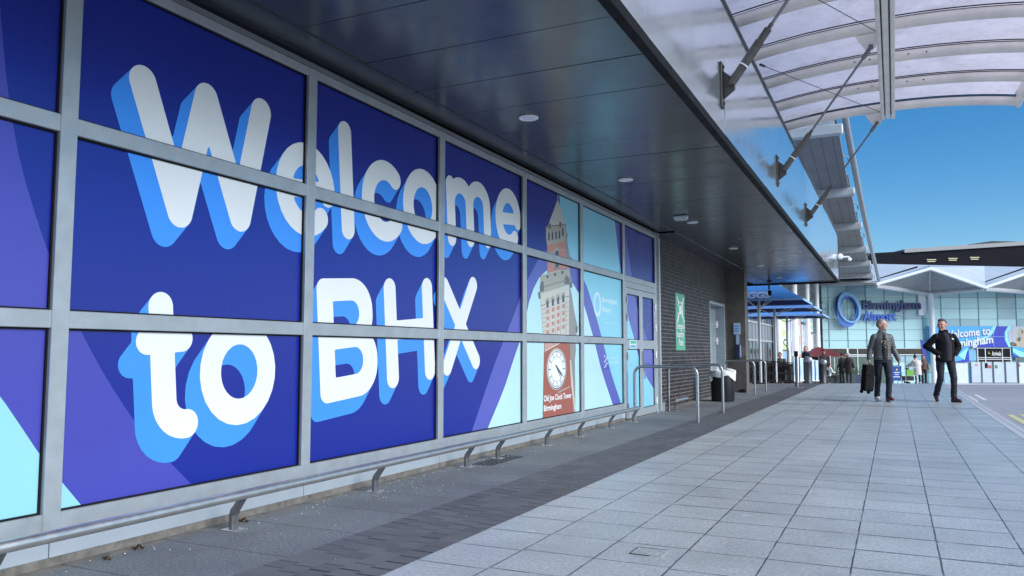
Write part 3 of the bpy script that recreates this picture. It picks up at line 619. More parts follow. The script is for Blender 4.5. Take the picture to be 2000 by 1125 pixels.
def panel(y0, y1, z0, z1, x, parent, name='printed_panel'):
    m = MB(); m.cur = KEYS.index('navy'); m.box(x - .012, y0, z0, x, y1, z1)
    for l, k, P in ART:
        xs = [p[0] for p in P]; zs = [p[1] for p in P]
        if max(xs) < y0 or min(xs) > y1 or max(zs) < z0 or min(zs) > z1: continue
        Q = clip(P, y0, y1, z0, z1)
        if not Q: continue
        A2 = sum(a[0] * b[1] - b[0] * a[1] for a, b in zip(Q, Q[1:] + Q[:1]))
        if abs(A2) < 1e-8: continue
        if A2 < 0: Q = Q[::-1]
        m.cur = KEYS.index(k); xx = x + .0003 * (l + 1); m.quad(*[(xx, p[0], p[1]) for p in Q])
    p_ = m.build(name, FILM, parent); g = MB(); w_ = .009
    for r_ in ((y0, y0 + w_, z0, z1), (y1 - w_, y1, z0, z1), (y0 + w_, y1 - w_, z0, z0 + w_), (y0 + w_, y1 - w_, z1 - w_, z1)): g.box(x - .008, r_[0], r_[2], x + .014, r_[1], r_[3])
    g.build('gasket', BLACK, p_); return p_
for a, b in zip(VY[:-1], VY[1:]):
    door = abs(b - VY[-1]) < .01
    for z0, z1 in ((Z0, Z1 - .045), (Z1 + .045, Z2 - .045), (Z2 + .045, ZT)):
        if door and z1 < 2.5: continue
        if a > -1: panel(a + .047, b - .047, z0, z1, XG, wall)
# ---- double door at the end bay
DY0, DY1 = VY[-2] + .05, VY[-1] - .05; YC = (DY0 + DY1) / 2
fr = MB()
for y0, y1, z0, z1 in ((DY0, DY0 + .10, 0, 2.20), (DY1 - .10, DY1, 0, 2.20)): pass
fr.box(-3.875, DY0, 2.10, XW - .004, DY1, 2.198); fr.box(-3.875, DY0, 0.02, XW - .004, DY0 + .05, 2.10); fr.box(-3.875, DY1 - .05, .02, XW - .004, DY1, 2.10)
df = fr.build('door_frame', ALU, wall, bevel=.003)
for i, (a, b) in enumerate(((DY0 + .055, YC - .004), (YC + .004, DY1 - .055))):
    m = MB(); x0, x1 = -3.872, XW - .010; s0, s1 = (.05, .09) if i == 0 else (.09, .05)
    m.box(x0, a, .012, x1, a + s0, 2.095); m.box(x0, b - s1, .012, x1, b, 2.095)
    for z0, z1 in ((.012, .13), (1.115, 1.265), (2.0, 2.095)): m.box(x0, a + s0, z0, x1, b - s1, z1)
    leaf_o = m.build('door_leaf', ALU, wall, bevel=.003)
    for z0, z1 in ((.13, 1.115), (1.265, 2.0)): panel(a + s0, b - s1, z0, z1, XG + .004, leaf_o, 'door_pane')
    for zz in ((1.86, 1.50, 1.02, .22) if i else (1.9, 1.62, 1.0, .2)):
        h = MB(); yy = DY1 - .052 if i else DY0 + .052
        h.tube([(XW + .004, yy, zz - .06), (XW + .004, yy, zz - .01)], .014); h.tube([(XW + .004, yy, zz + .01), (XW + .004, yy, zz + .06)], .014); h.box(XW - .012, yy - .03, zz - .012, XW + .012, yy + .03, zz + .012)
        h.build('hinge', WHITE if i else ALU_D, leaf_o)
    if i:
        h = MB(); h.box(XW - .01, a + .03, .80, XW + .012, a + .06, 1.08); h.tube([(XW + .03, a + .045, .62), (XW + .03, a + .045, .78)], .012); h.build('handle', ALU_D, leaf_o)
    else:
        h = MB(); h.box(XW - .010, a + .16, 1.12, XW - .0065, a + .52, 1.262); s_ = h.build('sticker', pm('pale sticker', (.62, .78, .80), .5), leaf_o)
        h = MB(); h.box(XW - .0065, a + .20, 1.20, XW - .005, a + .48, 1.25); h.build('green_print', pm('green print', (.10, .42, .30), .5), leaf_o)
        h = MB(); h.box(XW - .0065, a + .20, 1.135, XW - .005, a + .48, 1.18); h.build('blue_print', pm('blue print', (.15, .35, .65), .5), leaf_o)
m = MB(); m.box(-4.05, VY[-1] + .05, 0, XW + .03, VY[-1] + .085, 3.21); m.tube([(XW + .03, VY[-1] + .075, .02), (XW + .03, VY[-1] + .075, 3.12)], .022); m.build('corner_post', ALU, wall)

# ================================================================ LOW GUARD RAIL
XR = -3.555
rail = thing('guard_rail', 'low stainless guard rail running along the whole foot of the glazed wall', 'rail', (-3.64, 6.5, 0))
m = MB(); m.tube([(XR, -1.2, .215), (XR, 11.80, .215)], .029, 16); m.tube([(XR, 11.80, .215), (XR, 11.815, .215)], .029, 16)
m.build('rail_tube', STEEL, rail, smooth=40)
def foot(par, x, y):
    m = MB(); prof = [(-.085, .006), (-.085, .095), (-.075, .125), (-.045, .16), (-.02, .195), (.012, .195), (-.02, .15), (-.045, .115), (-.055, .09), (-.055, .006)]
    m.prism(prof, ((x, y - .028, 0), (1, 0, 0), (0, 0, 1)), (0, .056, 0))
    b_ = m.build('rail_foot', STEEL_D, par, bevel=.003)
    m = MB(); m.box(x - .13, y - .045, 0, x - .01, y + .045, .008); m.build('base_plate', STEEL, b_, bevel=.002)
for y in (2.22, 3.657, 5.105, 6.546, 7.19, 8.43, 9.483, 10.675, 11.78): foot(rail, XR, y)
stub = thing('guard_rail', 'short stub of low steel rail beside the brick wall past the doors', 'rail', (XR - .06, 14.4, 0))
m = MB(); m.tube([(XR, 14.2, .20), (XR, 14.95, .20)], .029, 14); m.build('rail_tube', STEEL, stub, smooth=40); foot(stub, XR, 14.35)
m = MB(); m.box(-3.98, 13.98, 0, -3.76, 14.15, .16); m.box(-3.97, 13.97, .16, -3.75, 14.16, .175)
tag(m.build('wall_end_block', pm('grey end block', (.20, .22, .25), .6, 0, .2, 8), loc=(-3.87, 14.06, 0), bevel=.006), 'small grey block on the ground between the glazed wall end and the brick wall', 'block')

# ================================================================ BRICK WALL, DOOR, END PIER
XB = -4.0
BRICK = m_brick()
bw = thing('brick_wall', 'dark brick wall with pale mortar joints under the overhang past the glazed wall', 'wall', (XB, 17.5, 0))
m = MB(); DA, DB, DT = 19.25, 21.12, 2.30
m.box(XB - .3, 13.93, 0, XB, DA, 3.26); m.box(XB - .3, DB, 0, XB, 21.6, 3.26); m.box(XB - .3, DA, DT, XB, DB, 3.26)
m.build('brickwork', BRICK, bw)
dr = thing('service_door', 'grey service door with narrow glass panes set in the brick wall', 'door', (XB - .2, 20.1, 0))
m = MB(); m.box(XB - .28, DA, 0, XB + .012, DA + .05, DT); m.box(XB - .28, DB - .05, 0, XB + .012, DB, DT); m.box(XB - .28, DA + .05, DT - .06, XB + .012, DB - .05, DT)
m.build('frame', pm('pale blue grey door frame', (.30, .35, .40), .45, .1), dr, bevel=.003)
m = MB(); m.box(XB - .27, DA + .05, .01, XB - .22, DB - .05, DT - .06); lf = m.build('leaf', pm('grey door leaf', (.24, .29, .32), .45, .1), dr)
m = MB(); m.box(XB - .22, DA + .18, 1.0, XB - .212, DB - .62, 1.92); m.build('pane', pm('greenish door glass', (.28, .42, .42), .12, 0, .1, 2), lf)
m = MB(); m.box(XB - .22, DA + .18, .12, XB - .212, DB - .62, .88); m.build('pane', pm('greenish door glass', (.28, .42, .42), .12), lf)
m = MB(); m.box(XB - .22, DA + .1, 1.96, XB - .15, DA + .75, 2.02); m.build('closer', BLACK, lf)
for z in (.6, 1.35, 1.78):
    m = MB(); m.box(XB - .20, DB - .16, z - .09, XB - .15, DB - .12, z + .09); m.box(XB - .22, DB - .22, z - .015, XB - .16, DB - .05, z + .015); m.build('hinge', WHITE, lf)
pier = thing('end_pier', 'dark rendered end pier closing off the brick wall, facing the pavement', 'pier', (-3.76, 21.8, 0))
m = MB(); m.box(XB, 21.5, .0, -3.535, 21.95, 3.26); m.build('render', RENDER, pier)
m = MB(); m.box(XB - .01, 21.485, 0.0, -3.53, 21.5, .95); m.build('brick_base', pm('brown brick base', (.085, .075, .075), .7, 0, .3, 9, bump=.3), pier)
m = MB(); m.box(-10, 13.9, 0, XB - .3, 22, 3.26); tag(m.build('building_core', RENDER), 'plain dark block of the building behind the brick wall', 'building')

sg = thing('assembly_sign', 'tall narrow green emergency assembly point sign on the brick wall', 'sign', (XB, 16.3, 1.1))
m = MB(); m.box(XB, 15.92, 1.10, XB + .012, 16.70, 2.275); m.build('board', pm('green sign board', (.10, .37, .24), .45, 0, .05), sg)
m = MB(); wy = lambda y: 16.70 - y
def sq(a, b, c, d): m.box(XB + .0125, 15.92 + a, 1.10 + c, XB + .016, 15.92 + b, 1.10 + d)
for cx in (.31, .47): 
    m.tube([(XB + .013, 15.92 + cx, 1.10 + .74), (XB + .013, 15.92 + cx, 1.10 + .92)], .032, 8)
    m.ell((XB + .013, 15.92 + cx, 1.10 + .985), (.004, .035, .032))
for sx, sy in ((-1, -1), (1, -1), (-1, 1), (1, 1)):
    c = (15.92 + .39 + sx * .25, 1.10 + .84 + sy * .19); p = [(c[0] - sx * .14, c[1] - sy * .10), (c[0] - sx * .02, c[1] - sy * .13), (c[0] - sx * .12, c[1] - sy * .0)]
    m.add([(XB + .0145, *q) for q in p], [(0, 1, 2)]); m.tube([(XB + .013, c[0] - sx * .08, c[1] - sy * .07), (XB + .015, c[0] + sx * .03, c[1] + sy * .08)], .02, 6)
for s_, z, wd in (('Emergency', .44, .70), ('Assembly', .27, .62), ('Point', .10, .38)):
    text_on(m, s_, .19, (XB + .0150, 15.92 + .04 if wd > .5 else 16.13, 1.10 + z), (0, 1, 0), (0, 0, 1), offset=.003, width=wd)
m.build('white_print', WHITE, sg)
s2 = thing('notice_board', 'pale blue notice on the dark end pier', 'sign', (-3.75, 21.48, 1.5))
m = MB(); m.box(-3.835, 21.468, 1.53, -3.66, 21.484, 1.83); m.build('board', pm('pale blue notice', (.42, .58, .78), .4), s2)
m = MB(); [m.box(-3.81, 21.462, z, -3.69, 21.468, z + .03) for z in (1.60, 1.66, 1.73)]; m.build('print', pm('blue notice print', (.12, .30, .62), .5), s2)
s3 = thing('ash_box', 'narrow pale and navy wall box mounted under the notice on the pier', 'box', (-3.73, 21.48, .9))
m = MB(); m.box(-3.775, 21.455, 1.26, -3.695, 21.484, 1.52); m.build('upper_plate', pm('pale steel blue plate', (.33, .43, .62), .35), s3)
m = MB(); m.box(-3.765, 21.42, .89, -3.68, 21.484, 1.25); m.build('box', pm('navy box', (.015, .02, .08), .35), s3)
m = MB(); m.box(-3.68, 21.42, .93, -3.655, 21.484, 1.24); m.build('side_plate', pm('pale steel blue plate', (.33, .43, .62), .35), s3)
m = MB(); m.box(-3.70, 21.42, 0.0, -3.56, 21.484, .09); tag(m.build('floor_box', BLACK, loc=(-3.6, 21.45, 0), bevel=.01), 'small black box on the ground at the foot of the end pier', 'box')

# ================================================================ OVERHANG: soffit, fascia
XE, ZS, YE = -1.50, 3.25, 26.5
ov = thing('entrance_overhang', 'long flat overhang with a glossy dark soffit and a polished pale fascia', 'canopy', (-2.5, 10, ZS))
m = MB(); rnd = random.Random(5); y = -8.99
while y < YE - .1:
    y1 = min(y + .725, YE - .06)
    tl = [rnd.gauss(0, .0011) for _ in range(4)]
    a, b, c, d = (-3.545, y + .004), (XE - .07, y + .004), (XE - .07, y1 - .004), (-3.545, y1 - .004)
    pts = [(p[0], p[1], ZS + q) for p, q in zip((a, b, c, d), tl)]
    m.add(pts + [(p[0], p[1], ZS + .03) for p in (a, b, c, d)], [(0, 1, 2, 3)[::-1], (4, 5, 6, 7), (0, 1, 5, 4), (1, 2, 6, 5), (2, 3, 7, 6), (3, 0, 4, 7)])
    y += .725
m.build('soffit_panels', SOFFIT, ov)
m = MB(); y = -8.99
while y < 14: m.box(-3.83, y + .004, 3.240, -3.549, y + 2.9 - .004, 3.262); y += 2.9
m.box(-4.02, 14.0, 3.240, -3.549, YE - .06, 3.262)
m.build('edge_panels', SOFFIT, ov)
m = MB(); m.box(-12, -9, ZS + .031, XE - .012, YE - .01, 4.68); m.build('roof_box', DARK, ov)
m = MB(); m.box(XE - .062, -9, ZS - .045, XE + .012, YE, ZS + .03); m.box(-8, YE - .05, ZS - .05, XE - .062, YE, ZS + .12); m.build('edge_trim', BLACK, ov, bevel=.004)
m = MB(); y = -8.7; rnd = random.Random(11)
while y < YE - .1:
    y1 = min(y + 1.40, YE - .003); tl = [rnd.gauss(0, .0016) for _ in range(4)]
    q = [(y + .003, ZS + .034), (y1 - .003, ZS + .034), (y1 - .003, 4.70), (y + .003, 4.70)]
    m.add([(XE + .012 + t_, a + (.004 if a < y + .5 else -.004), b) for (a, b), t_ in zip(q, tl)] + [(XE - .01, a, b) for a, b in q], [(0, 1, 2, 3), (7, 6, 5, 4), (0, 4, 5, 1), (1, 5, 6, 2), (2, 6, 7, 3), (3, 7, 4, 0)])
    y += 1.40
m.build('fascia_panels', FASCIA, ov)
m = MB(); m.box(XE - .2, -9, 4.70, XE + .03, YE, 4.735); m.box(XE + .012, YE - .025, ZS + .03, XE + .03, YE + .01, 4.70); m.build('top_trim', DARK, ov)
for y in (-2.5, .65, 3.6, 6.577, 9.54, 13.233, 16.976, 20.7, 24.3):
    m = MB(); m.lathe([(.088, .0), (.094, -.004), (.092, -.012), (.078, -.016), (.070, -.010), (.002, -.010)], (-3.0, y, ZS - .001), 28)
    d_ = m.build('downlight', pm('white downlight rim', (.85, .87, .89), .5), ov, smooth=35)
    m = MB(); m.lathe([(.06, -.0105), (.058, -.014), (.002, -.016)], (-3.0, y, ZS - .001), 28); m.build('lens', pm('unlit lens', (.72, .75, .78), .4), d_)
el = thing('emergency_light', 'small white emergency light fitting on the soffit beyond the second downlight', 'light', (-3.05, 12.4, ZS))
m = MB(); m.cbox((-3.02, 12.5, ZS - .035), (.22, .12, .05), (0, 0, .0)); m.build('body', pm('white fitting', (.62, .64, .66), .4), el, bevel=.012, seg=2)
m = MB(); m.cbox((-3.02, 12.5, ZS - .068), (.19, .09, .025)); m.build('diffuser', pm('frosted diffuser', (.5, .53, .56), .25), el, bevel=.01)
cm = thing('security_camera', 'dark security camera hanging below the far end of the soffit', 'camera', (-3.2, 25.4, ZS - .3))
m = MB(); m.tube([(-3.42, 25.4, ZS - .03), (-3.44, 25.4, ZS - .26)], .028); m.cbox((-3.42, 25.4, ZS - .02), (.14, .14, .03)); m.build('bracket', DARK, cm)
m = MB(); m.lathe([(.02, -.14), (.045, -.12), (.058, -.08), (.058, 0), (.04, .03)], (-3.42, 25.4, ZS - .32), 16); m.build('dome', BLACK, cm, smooth=True)
cm = thing('security_camera', 'white dome camera on an arm at the far end of the fascia', 'camera', (XE + .1, 25.9, 3.9))
m = MB(); m.tube([(XE + .02, 26.0, 3.95), (XE + .33, 26.0, 3.95), (XE + .36, 26.0, 3.9)], .028, 8); m.build('arm', WHITE, cm)
m = MB(); m.ell((XE + .10, 26.0, 3.97), (.08, .08, .09)); m.build('housing', WHITE, cm, smooth=True)
m = MB(); m.ell((XE + .36, 26.0, 3.87), (.055, .055, .055)); m.build('dome', WHITE, cm, smooth=True)

# ================================================================ ARCHED TRANSLUCENT CANOPY
ar = thing('arched_canopy', 'white steel arched canopy with translucent lilac roof sheets held by stays from the fascia', 'canopy', (0, 10, 5.5))
def archz(x): return 5.70 - .036 * (x - .1) ** 2 - .0035 * abs(x - .1) ** 3
XS = [-2.6 + 4.74 * i / 24 for i in range(25)]
ribs = [16.35 - 1.4 * k for k in range(19)]
SHEET = m_translucent()
for y in ribs:
    m = MB(); m.tube([(x, y, archz(x)) for x in XS], .072, 12, rz=1.15); m.build('rib', OFFWHITE, ar, smooth=50)
    m = MB(); m.tube([(x, y + .03, archz(x) + .098) for x in XS], .012, 5); m.tube([(x, y - .055, archz(x) + .098) for x in XS], .009, 5); m.build('gasket', BLACK, ar)
for a, b in zip(ribs[1:], ribs[:-1]):
    m = MB()
    vs = [(x, y, archz(x) + .12 + .025 * math.sin(math.pi * j / 4)) for j, y in enumerate((a, a + (b-a)*.25, a + (b-a)*.5, a + (b-a)*.75, b)) for x in XS]
    n = len(XS); m.add(vs, [(j*n+i, j*n+i+1, (j+1)*n+i+1, (j+1)*n+i) for j in range(4) for i in range(n-1)])
    m.build('roof_sheet', SHEET, ar, smooth=True)
for x0, x1 in ((-.085, -.025), (-.005, .075), (.095, .155)):
    m = MB(); m.box(x0, -9, 5.50 if x0 > -.05 and x0 < .05 else 5.485, x1, 16.46, 5.63); m.build('spine_beam', OFFWHITE, ar, bevel=.012, seg=2)
m = MB(); m.box(-.08, -9, 5.56, .15, 16.40, 5.60); m.build('spine_web', DARK, ar)
m = MB(); m.box(2.10, -9, archz(2.1) - .10, 2.17, 16.43, archz(2.1) + .14); m.build('edge_beam', OFFWHITE, ar, bevel=.01)
m = MB()
for y in (16.35, 14.95, 13.55, 12.15): pass
for y in (14.95, 13.55):
    for x in (-.42, -.2, .35, .6): m.ell((x, y - .074, archz(x) - .005), (.012, .006, .012), seg=8, rings=5)
m.build('bolt', DARK, ar)
for i, y in enumerate((16.35, 12.15, 7.95, 3.75, -.45)):
    m = MB(); m.prism([(-.06, 5.50), (-.06, 5.62), (-.36, 5.60), (-.24, 5.40), (-.16, 5.36), (-.10, 5.40)], ((0, y - .012, 0), (1, 0, 0), (0, 0, 1)), (0, .024, 0)); m.build('gusset', OFFWHITE, ar)
    A, B = Vector((XE + .10, y, 3.74)), Vector((-.16, y, 5.41)); d = (B - A).normalized()
    m = MB(); m.tube([A + d * .62, B - d * .18], .0165, 10); st = m.build('stay_rod', STEEL_D, ar, smooth=40)
    m = MB(); m.tube([A + d * .02, A + d * .22], .044, 14); m.tube([A + d * .24, A + d * .50], .046, 14); m.tube([A + d * .50, A + d * .64], .038, 14); m.tube([A + d * .60, A + d * .70], .022, 10)
    m.build('sleeve', pm('weathered steel sleeve', (.11, .105, .10), .4, .7, .3, 18, bump=.2), st, smooth=40)
    m = MB(); m.tube([A + d * .225, A + d * .238], .048, 14); m.build('pale_band', WHITE, st)
    m = MB(); m.tube([B - d * .19, B - d * .17, B - d * .06, B], [.02, .034, .034, .02], 10); m.box(B.x - .03, y - .045, B.z - .03, B.x + .03, y + .045, B.z + .03); m.build('fork_end', STEEL_D, st)
    m = MB(); m.box(XE + .013, y - .065, 3.52, XE + .032, y + .065, 3.98); m.prism([(.03, 3.60), (.03, 3.90), (.15, 3.79), (.15, 3.69)], ((XE, y - .015, 0), (1, 0, 0), (0, 0, 1)), (0, .03, 0))
    m.tube([(XE + .11, y - .07, 3.74), (XE + .11, y + .07, 3.74)], .02, 8)
    for z in (3.56, 3.94): m.tube([(XE + .03, y, z), (XE + .048, y, z)], .016, 6)
    m.build('wall_bracket', pm('dark cast bracket', (.07, .068, .066), .5, .6, .3, 20), ar, bevel=.003)
m = MB(); m.tube([(-1.70, 12.25, 5.44), (-.03, 16.3, 5.57)], .006, 6); m.tube([(-1.70, 12.25, 5.44), (-1.655, 12.36, 5.445)], .02, 8); m.build('brace_wire', DARK, ar)
m = MB(); m.tube([(-1.70, 8.05, 5.44), (-.03, 12.1, 5.57)], .006, 6); m.build('brace_wire', DARK, ar)

# ================================================================ FAR SLATTED CANOPY ON WHITE COLUMNS
sc_ = thing('slatted_canopy', 'long grey canopy with slatted underside stepping away on big white round columns', 'canopy', (-4, 55, gz(-4, 55)))
RY = [29.6 + 8.47 * i for i in range(7)]; RZ = [8.72, 8.04, 7.72, 7.45, 7.38, 7.22, 7.28]
SL = m_slats('grey slatted soffit', (.24, .245, .26), .42, 0, .3); RIBM = pm('grey white rib', (.52, .54, .56), .42, .1, .1, 2)
for i, (y, z) in enumerate(zip(RY, RZ)):
    m = MB(); m.prism([(-6.3, z), (-1.42, z), (-1.38, z + .08), (-1.38, z + .36), (-6.3, z + .40)], ((0, y, 0), (1, 0, 0), (0, 0, 1)), (0, .30, 0)); m.build('rib', RIBM, sc_, bevel=.03)
    if i < 6:
        y1, z1 = RY[i + 1], RZ[i + 1]
        m = MB(); m.add([(-6.3, y + .3, z + .85), (-1.62, y + .3, z + .85), (-1.62, y1, z1 + .36), (-6.3, y1, z1 + .36), (-6.3, y + .3, z + 1.0), (-1.62, y + .3, z + 1.0), (-1.62, y1, z1 + .5), (-6.3, y1, z1 + .5)],
                        [(0, 3, 2, 1), (4, 5, 6, 7), (0, 1, 5, 4), (1, 2, 6, 5), (2, 3, 7, 6), (3, 0, 4, 7)]); m.build('slatted_panel', SL, sc_)
        m = MB(); m.box(-6.3, y + .3, z + .38, -1.66, y + .36, z + .86); m.build('step_panel', RIBM, sc_)
        m = MB(); m.tube([(-1.36 + .03 * i, y - .3, z + 1.05), (-1.18 + .03 * i, y1 + .05, z1 + .05)], .12, 14); m.build('edge_tube', pm('grey tube', (.36, .37, .39), .35, .3), sc_, smooth=40)
        for f in (.55,):
            yy = y + (y1 - y) * f; zz = z + .85 + (z1 - z - .49) * f
            m = MB(); m.tube([(-1.62, yy, zz + .05), (-1.45, yy, zz + .0), (-1.40, yy, zz - .30)], .03, 6); m.build('gutter_bracket', RIBM, sc_)
            
for y in [29.6 + 8.47 * i for i in range(2, 7)]:
    g = gz(-5.9, y + .3); m = MB(); m.lathe([(.2, g), (.2, 7.3)], (-5.9, y + .3, 0), 20); c_ = m.build('column', WHITE, sc_, smooth=40)
    m = MB(); m.lathe([(.22, 4.6), (.22, 4.7)], (-5.9, y + .3, 0), 20); m.tube([(-5.75, y + .3, 4.9), (-5.4, y + .3, 5.3)], .05, 6); m.build('collar', SLATE, c_)
for z0 in (7.3,):
    m = MB(); m.prism([(-6.1, 6.9), (-6.1, 8.2), (-3.4, 8.72)], ((0, 29.7, 0), (1, 0, 0), (0, 0, 1)), (0, .1, 0)); m.build('end_gusset', RIBM, sc_)

# ================================================================ TERMINAL BUILDING
TQ = Matrix(((RT.x, F0.x, 0, 0), (RT.y, F0.y, 0, 0), (0, 0, 1, 0), (0, 0, 0, 1)))     # (s, d, z) -> world
TB = at(38, 75); term = thing('terminal_building', 'aqua glass terminal building with a folded white roof at the far end', 'building', (TB.x, TB.y, gz(TB.x, TB.y)), THETA)
DF = 75.; ZG = gz(TB.x, TB.y)
def tpx(x, y, D=75.): return ((x - 1000) * D / 1546, 1.07 - (y - 687) * D / 1546)
def tbox(mb, x0, y0, x1, y1, d0, d1, D=75.):
    a, b = tpx(x0, y1, D), tpx(x1, y0, D); mb.box(a[0], D + d0, a[1], b[0], D + d1, b[1])
m = MB(TQ); m.box(29.4, DF, ZG - .5, 60, DF + .1, 7.35)
fg = m.build('glass_facade', m_facade_glass(), term)
m = MB(TQ)
for k in range(0, 17):
    s = 30.0 + 1.78 * k
    m.box(s - .022, DF - .05, ZG - .5, s + .022, DF, 7.35)
for k in range(9): m.box(29.4, DF - .03, -.9 + 1.012 * k - .014, 60, DF, -.9 + 1.012 * k + .014)
m.build('glazing_bars', pm('grey green glazing bars', (.18, .27, .30), .4, .3), term)
m = MB(); m.box(-6.5, 30, -3, -6.3, 81.2, 8.2); sd_ = m.build('side_facade', pm('side facade cladding', (.24, .26, .29), .35, .2, .2, .5), term)
m = MB()
for y in frange(30.6, 80.6, 1.06): m.box(-6.3, y - .03, -3, -6.24, y + .03, 8.1)
for z in (1.6, 2.5, 4.6, 6.3): m.box(-6.3, 30.4, z, -6.25, 80.8, z + .09)
m.build('side_window_bars', pm('pale window bars', (.42, .45, .48), .4, .3), term)
m = MB(); m.box(-6.3, 36.5, -3, -6.27, 50, 1.55); m.box(-6.3, 36.5, 2.6, -6.27, 80.5, 4.55); m.box(-6.3, 36.5, 4.75, -6.27, 80.5, 6.25); m.build('side_windows', GLASSD, term)
rnd = random.Random(4)
PC = [('poster lime', (.55, .68, .28)), ('poster ice', (.62, .76, .82)), ('poster blue', (.25, .45, .74)), ('poster white', (.7, .74, .76)), ('poster coral', (.60, .40, .38)), ('poster sky', (.38, .64, .78)), ('poster lilac', (.62, .60, .70)), ('poster mint', (.50, .68, .58))]
def poster(y0, y1, z0, z1, ci, label):
    t = thing('advert_panel', label, 'panel', (-6.2, y0, z0), 0, 'coloured advert panels on the terminal side')
    m = MB(); m.box(-6.23, y0, z0, -6.19, y1, z1); m.build('board', pm(PC[ci][0], PC[ci][1], .35, 0, .12, 1.5), t)
    m = MB(); n = 3
    for i in range(n):
        zz = z0 + (z1 - z0) * (.12 + .26 * i); m.box(-6.19, y0 + (y1 - y0) * (.15 + .1 * (i % 2)), zz, -6.18, y1 - (y1 - y0) * (.2 + .1 * ((i + 1) % 2)), zz + (z1 - z0) * .13)
    m.build('print', pm(PC[(ci + 3) % 8][0], PC[(ci + 3) % 8][1], .35), t)
poster(50.0, 53.6, 1.2, 4.4, 0, 'lime and white advert panel left of the first tall column, upper'); poster(50.2, 53.6, -1.0, 1.1, 2, 'blue advert panel directly below the lime one behind the cafe poles')
poster(47.2, 49.8, .4, 3.6, 1, 'pale ice advert panel leftmost beside the dark windows'); poster(57.0, 59.0, -1.2, 4.2, 5, 'tall sky blue advert strip right of the first column')
poster(59.6, 61.8, -1.2, 4.2, 4, 'tall coral red advert strip between two white columns'); poster(62.3, 65.4, 3.3, 4.6, 5, 'small sky blue advert high between the columns'); poster(62.3, 65.4, 1.1, 3.1, 6, 'lilac advert under the small sky blue one')
poster(62.3, 65.4, -1.4, 1.0, 2, 'blue advert at the bottom under the lilac one'); poster(68.2, 71.5, 2.7, 4.8, 7, 'mint green advert high right of the second column'); poster(68.2, 71.5, .4, 2.5, 6, 'lilac advert below the high mint green one')
poster(68.6, 71.0, -1.6, .2, 7, 'mint green advert at the bottom below a lilac one'); poster(74.5, 78.5, 1.6, 4.9, 3, 'white advert panel nearest the aqua glass corner, upper'); poster(74.5, 78.5, -1.6, 1.3, 7, 'pale mint advert panel nearest the aqua glass corner, lower')
poster(53.9, 56.3, -1.0, 4.4, 3, 'plain white advert panel beside the first column')

# folded roof: zigzag front edge, ridge at the back
ROOF = pm('white roof sheet', (.66, .71, .75), .35, .1, .05, .3); SOF = m_slats('grey canopy lining', (.28, .29, .31), .5, 0, .45)
DFr, DBk = 70., 88.
V = [(32.35, 7.14), (42.0, 6.86), (53.3, 6.5)]; Pk = [(37.2, 8.55), (47.9, 8.85)]; c0 = (28.2, 8.2)
zb = lambda s: 1.07 + (687 - (515 + (s * 1546 / DBk + 1000 - 1712) * .02)) * DBk / 1546
front = [V[0], Pk[0], V[1], Pk[1], V[2]]
m = MB(TQ)
for (a, b) in zip(front[:-1], front[1:]):
    sa, sb = a[0] * DBk / DFr, b[0] * DBk / DFr
    m.add([(a[0], DFr, a[1]), (b[0], DFr, b[1]), (sb, DBk, zb(sb)), (sa, DBk, zb(sa))], [(0, 1, 2, 3)])
m.add([(27, DFr + 2, 7.6), (32.35, DFr, 7.14), (32.35 * DBk / DFr, DBk, zb(41)), (30, DBk, zb(30))], [(0, 1, 2, 3)])
m.build('roof', ROOF, term)
m = MB(TQ); m2 = MB(TQ)
for a, p, b in ((V[0], Pk[0], V[1]), (V[1], Pk[1], V[2])):
    ctop = (p[0] * 1.062, DF - .3, 1.07 + (687 - 572) * (DF - .3) / 1546); q = .12
    m.add([(a[0], DFr + .1, a[1] - q), (p[0], DFr + .1, p[1] - q), ctop], [(0, 1, 2)]); m.add([(p[0], DFr + .1, p[1] - q), (b[0], DFr + .1, b[1] - q), ctop], [(0, 1, 2)])
    for e in (a, b):
        m2.tube([(e[0], DFr + .15, e[1] - .22), (ctop[0], ctop[1], ctop[2] - .1)], .22, 8)
    m2.tube([(p[0], DFr + .15, p[1] - .2), ctop], .09, 6)
m.build('roof_lining', SOF, term); m2.build('roof_beams', pm('pale grey beams', (.50, .52, .55), .4, .1), term)
m = MB(TQ)
for (a, b) in zip(front[:-1], front[1:]):
    m.add([(a[0], DFr - .05, a[1] - .2), (b[0], DFr - .05, b[1] - .2), (b[0], DFr - .05, b[1] + .03), (a[0], DFr - .05, a[1] + .03), (a[0], DFr + .1, a[1] - .28), (b[0], DFr + .1, b[1] - .28), (b[0], DFr + .1, b[1] + .03), (a[0], DFr + .1, a[1] + .03)],
          [(0, 1, 2, 3), (7, 6, 5, 4), (0, 4, 5, 1), (3, 2, 6, 7), (0, 3, 7, 4), (1, 5, 6, 2)])
m.build('roof_edge', ROOF, term)
m = MB(TQ)
for a, b in ((V[0], Pk[0]), (V[1], Pk[1])):
    u = lambda f, dz: (a[0] + (b[0] - a[0]) * f, DFr + .8, a[1] + (b[1] - a[1]) * f + dz)
    m.add([u(.08, .26), u(.85, .26), u(.85, .42), u(.08, .36)], [(0, 1, 2, 3)])
m.build('roof_gutter', BLACK, term)
for s, zt in ((39.6, 6.6), (50.5, 6.6)):
    m = MB(TQ); m.lathe([(.28, ZG), (.28, zt)], (s, DF - .4, 0), 16) if False else m.tube([(s - .1, DF - .5, ZG), (s - .1, DF - .5, zt)], .26, 14); m.build('facade_column', WHITE, term, smooth=40)
    m = MB(TQ); m.box(s - 1.15, DF - .25, zt - 2.1, s - .4, DF - .05, zt - .15); m.build('roof_bracket_box', WHITE, term)
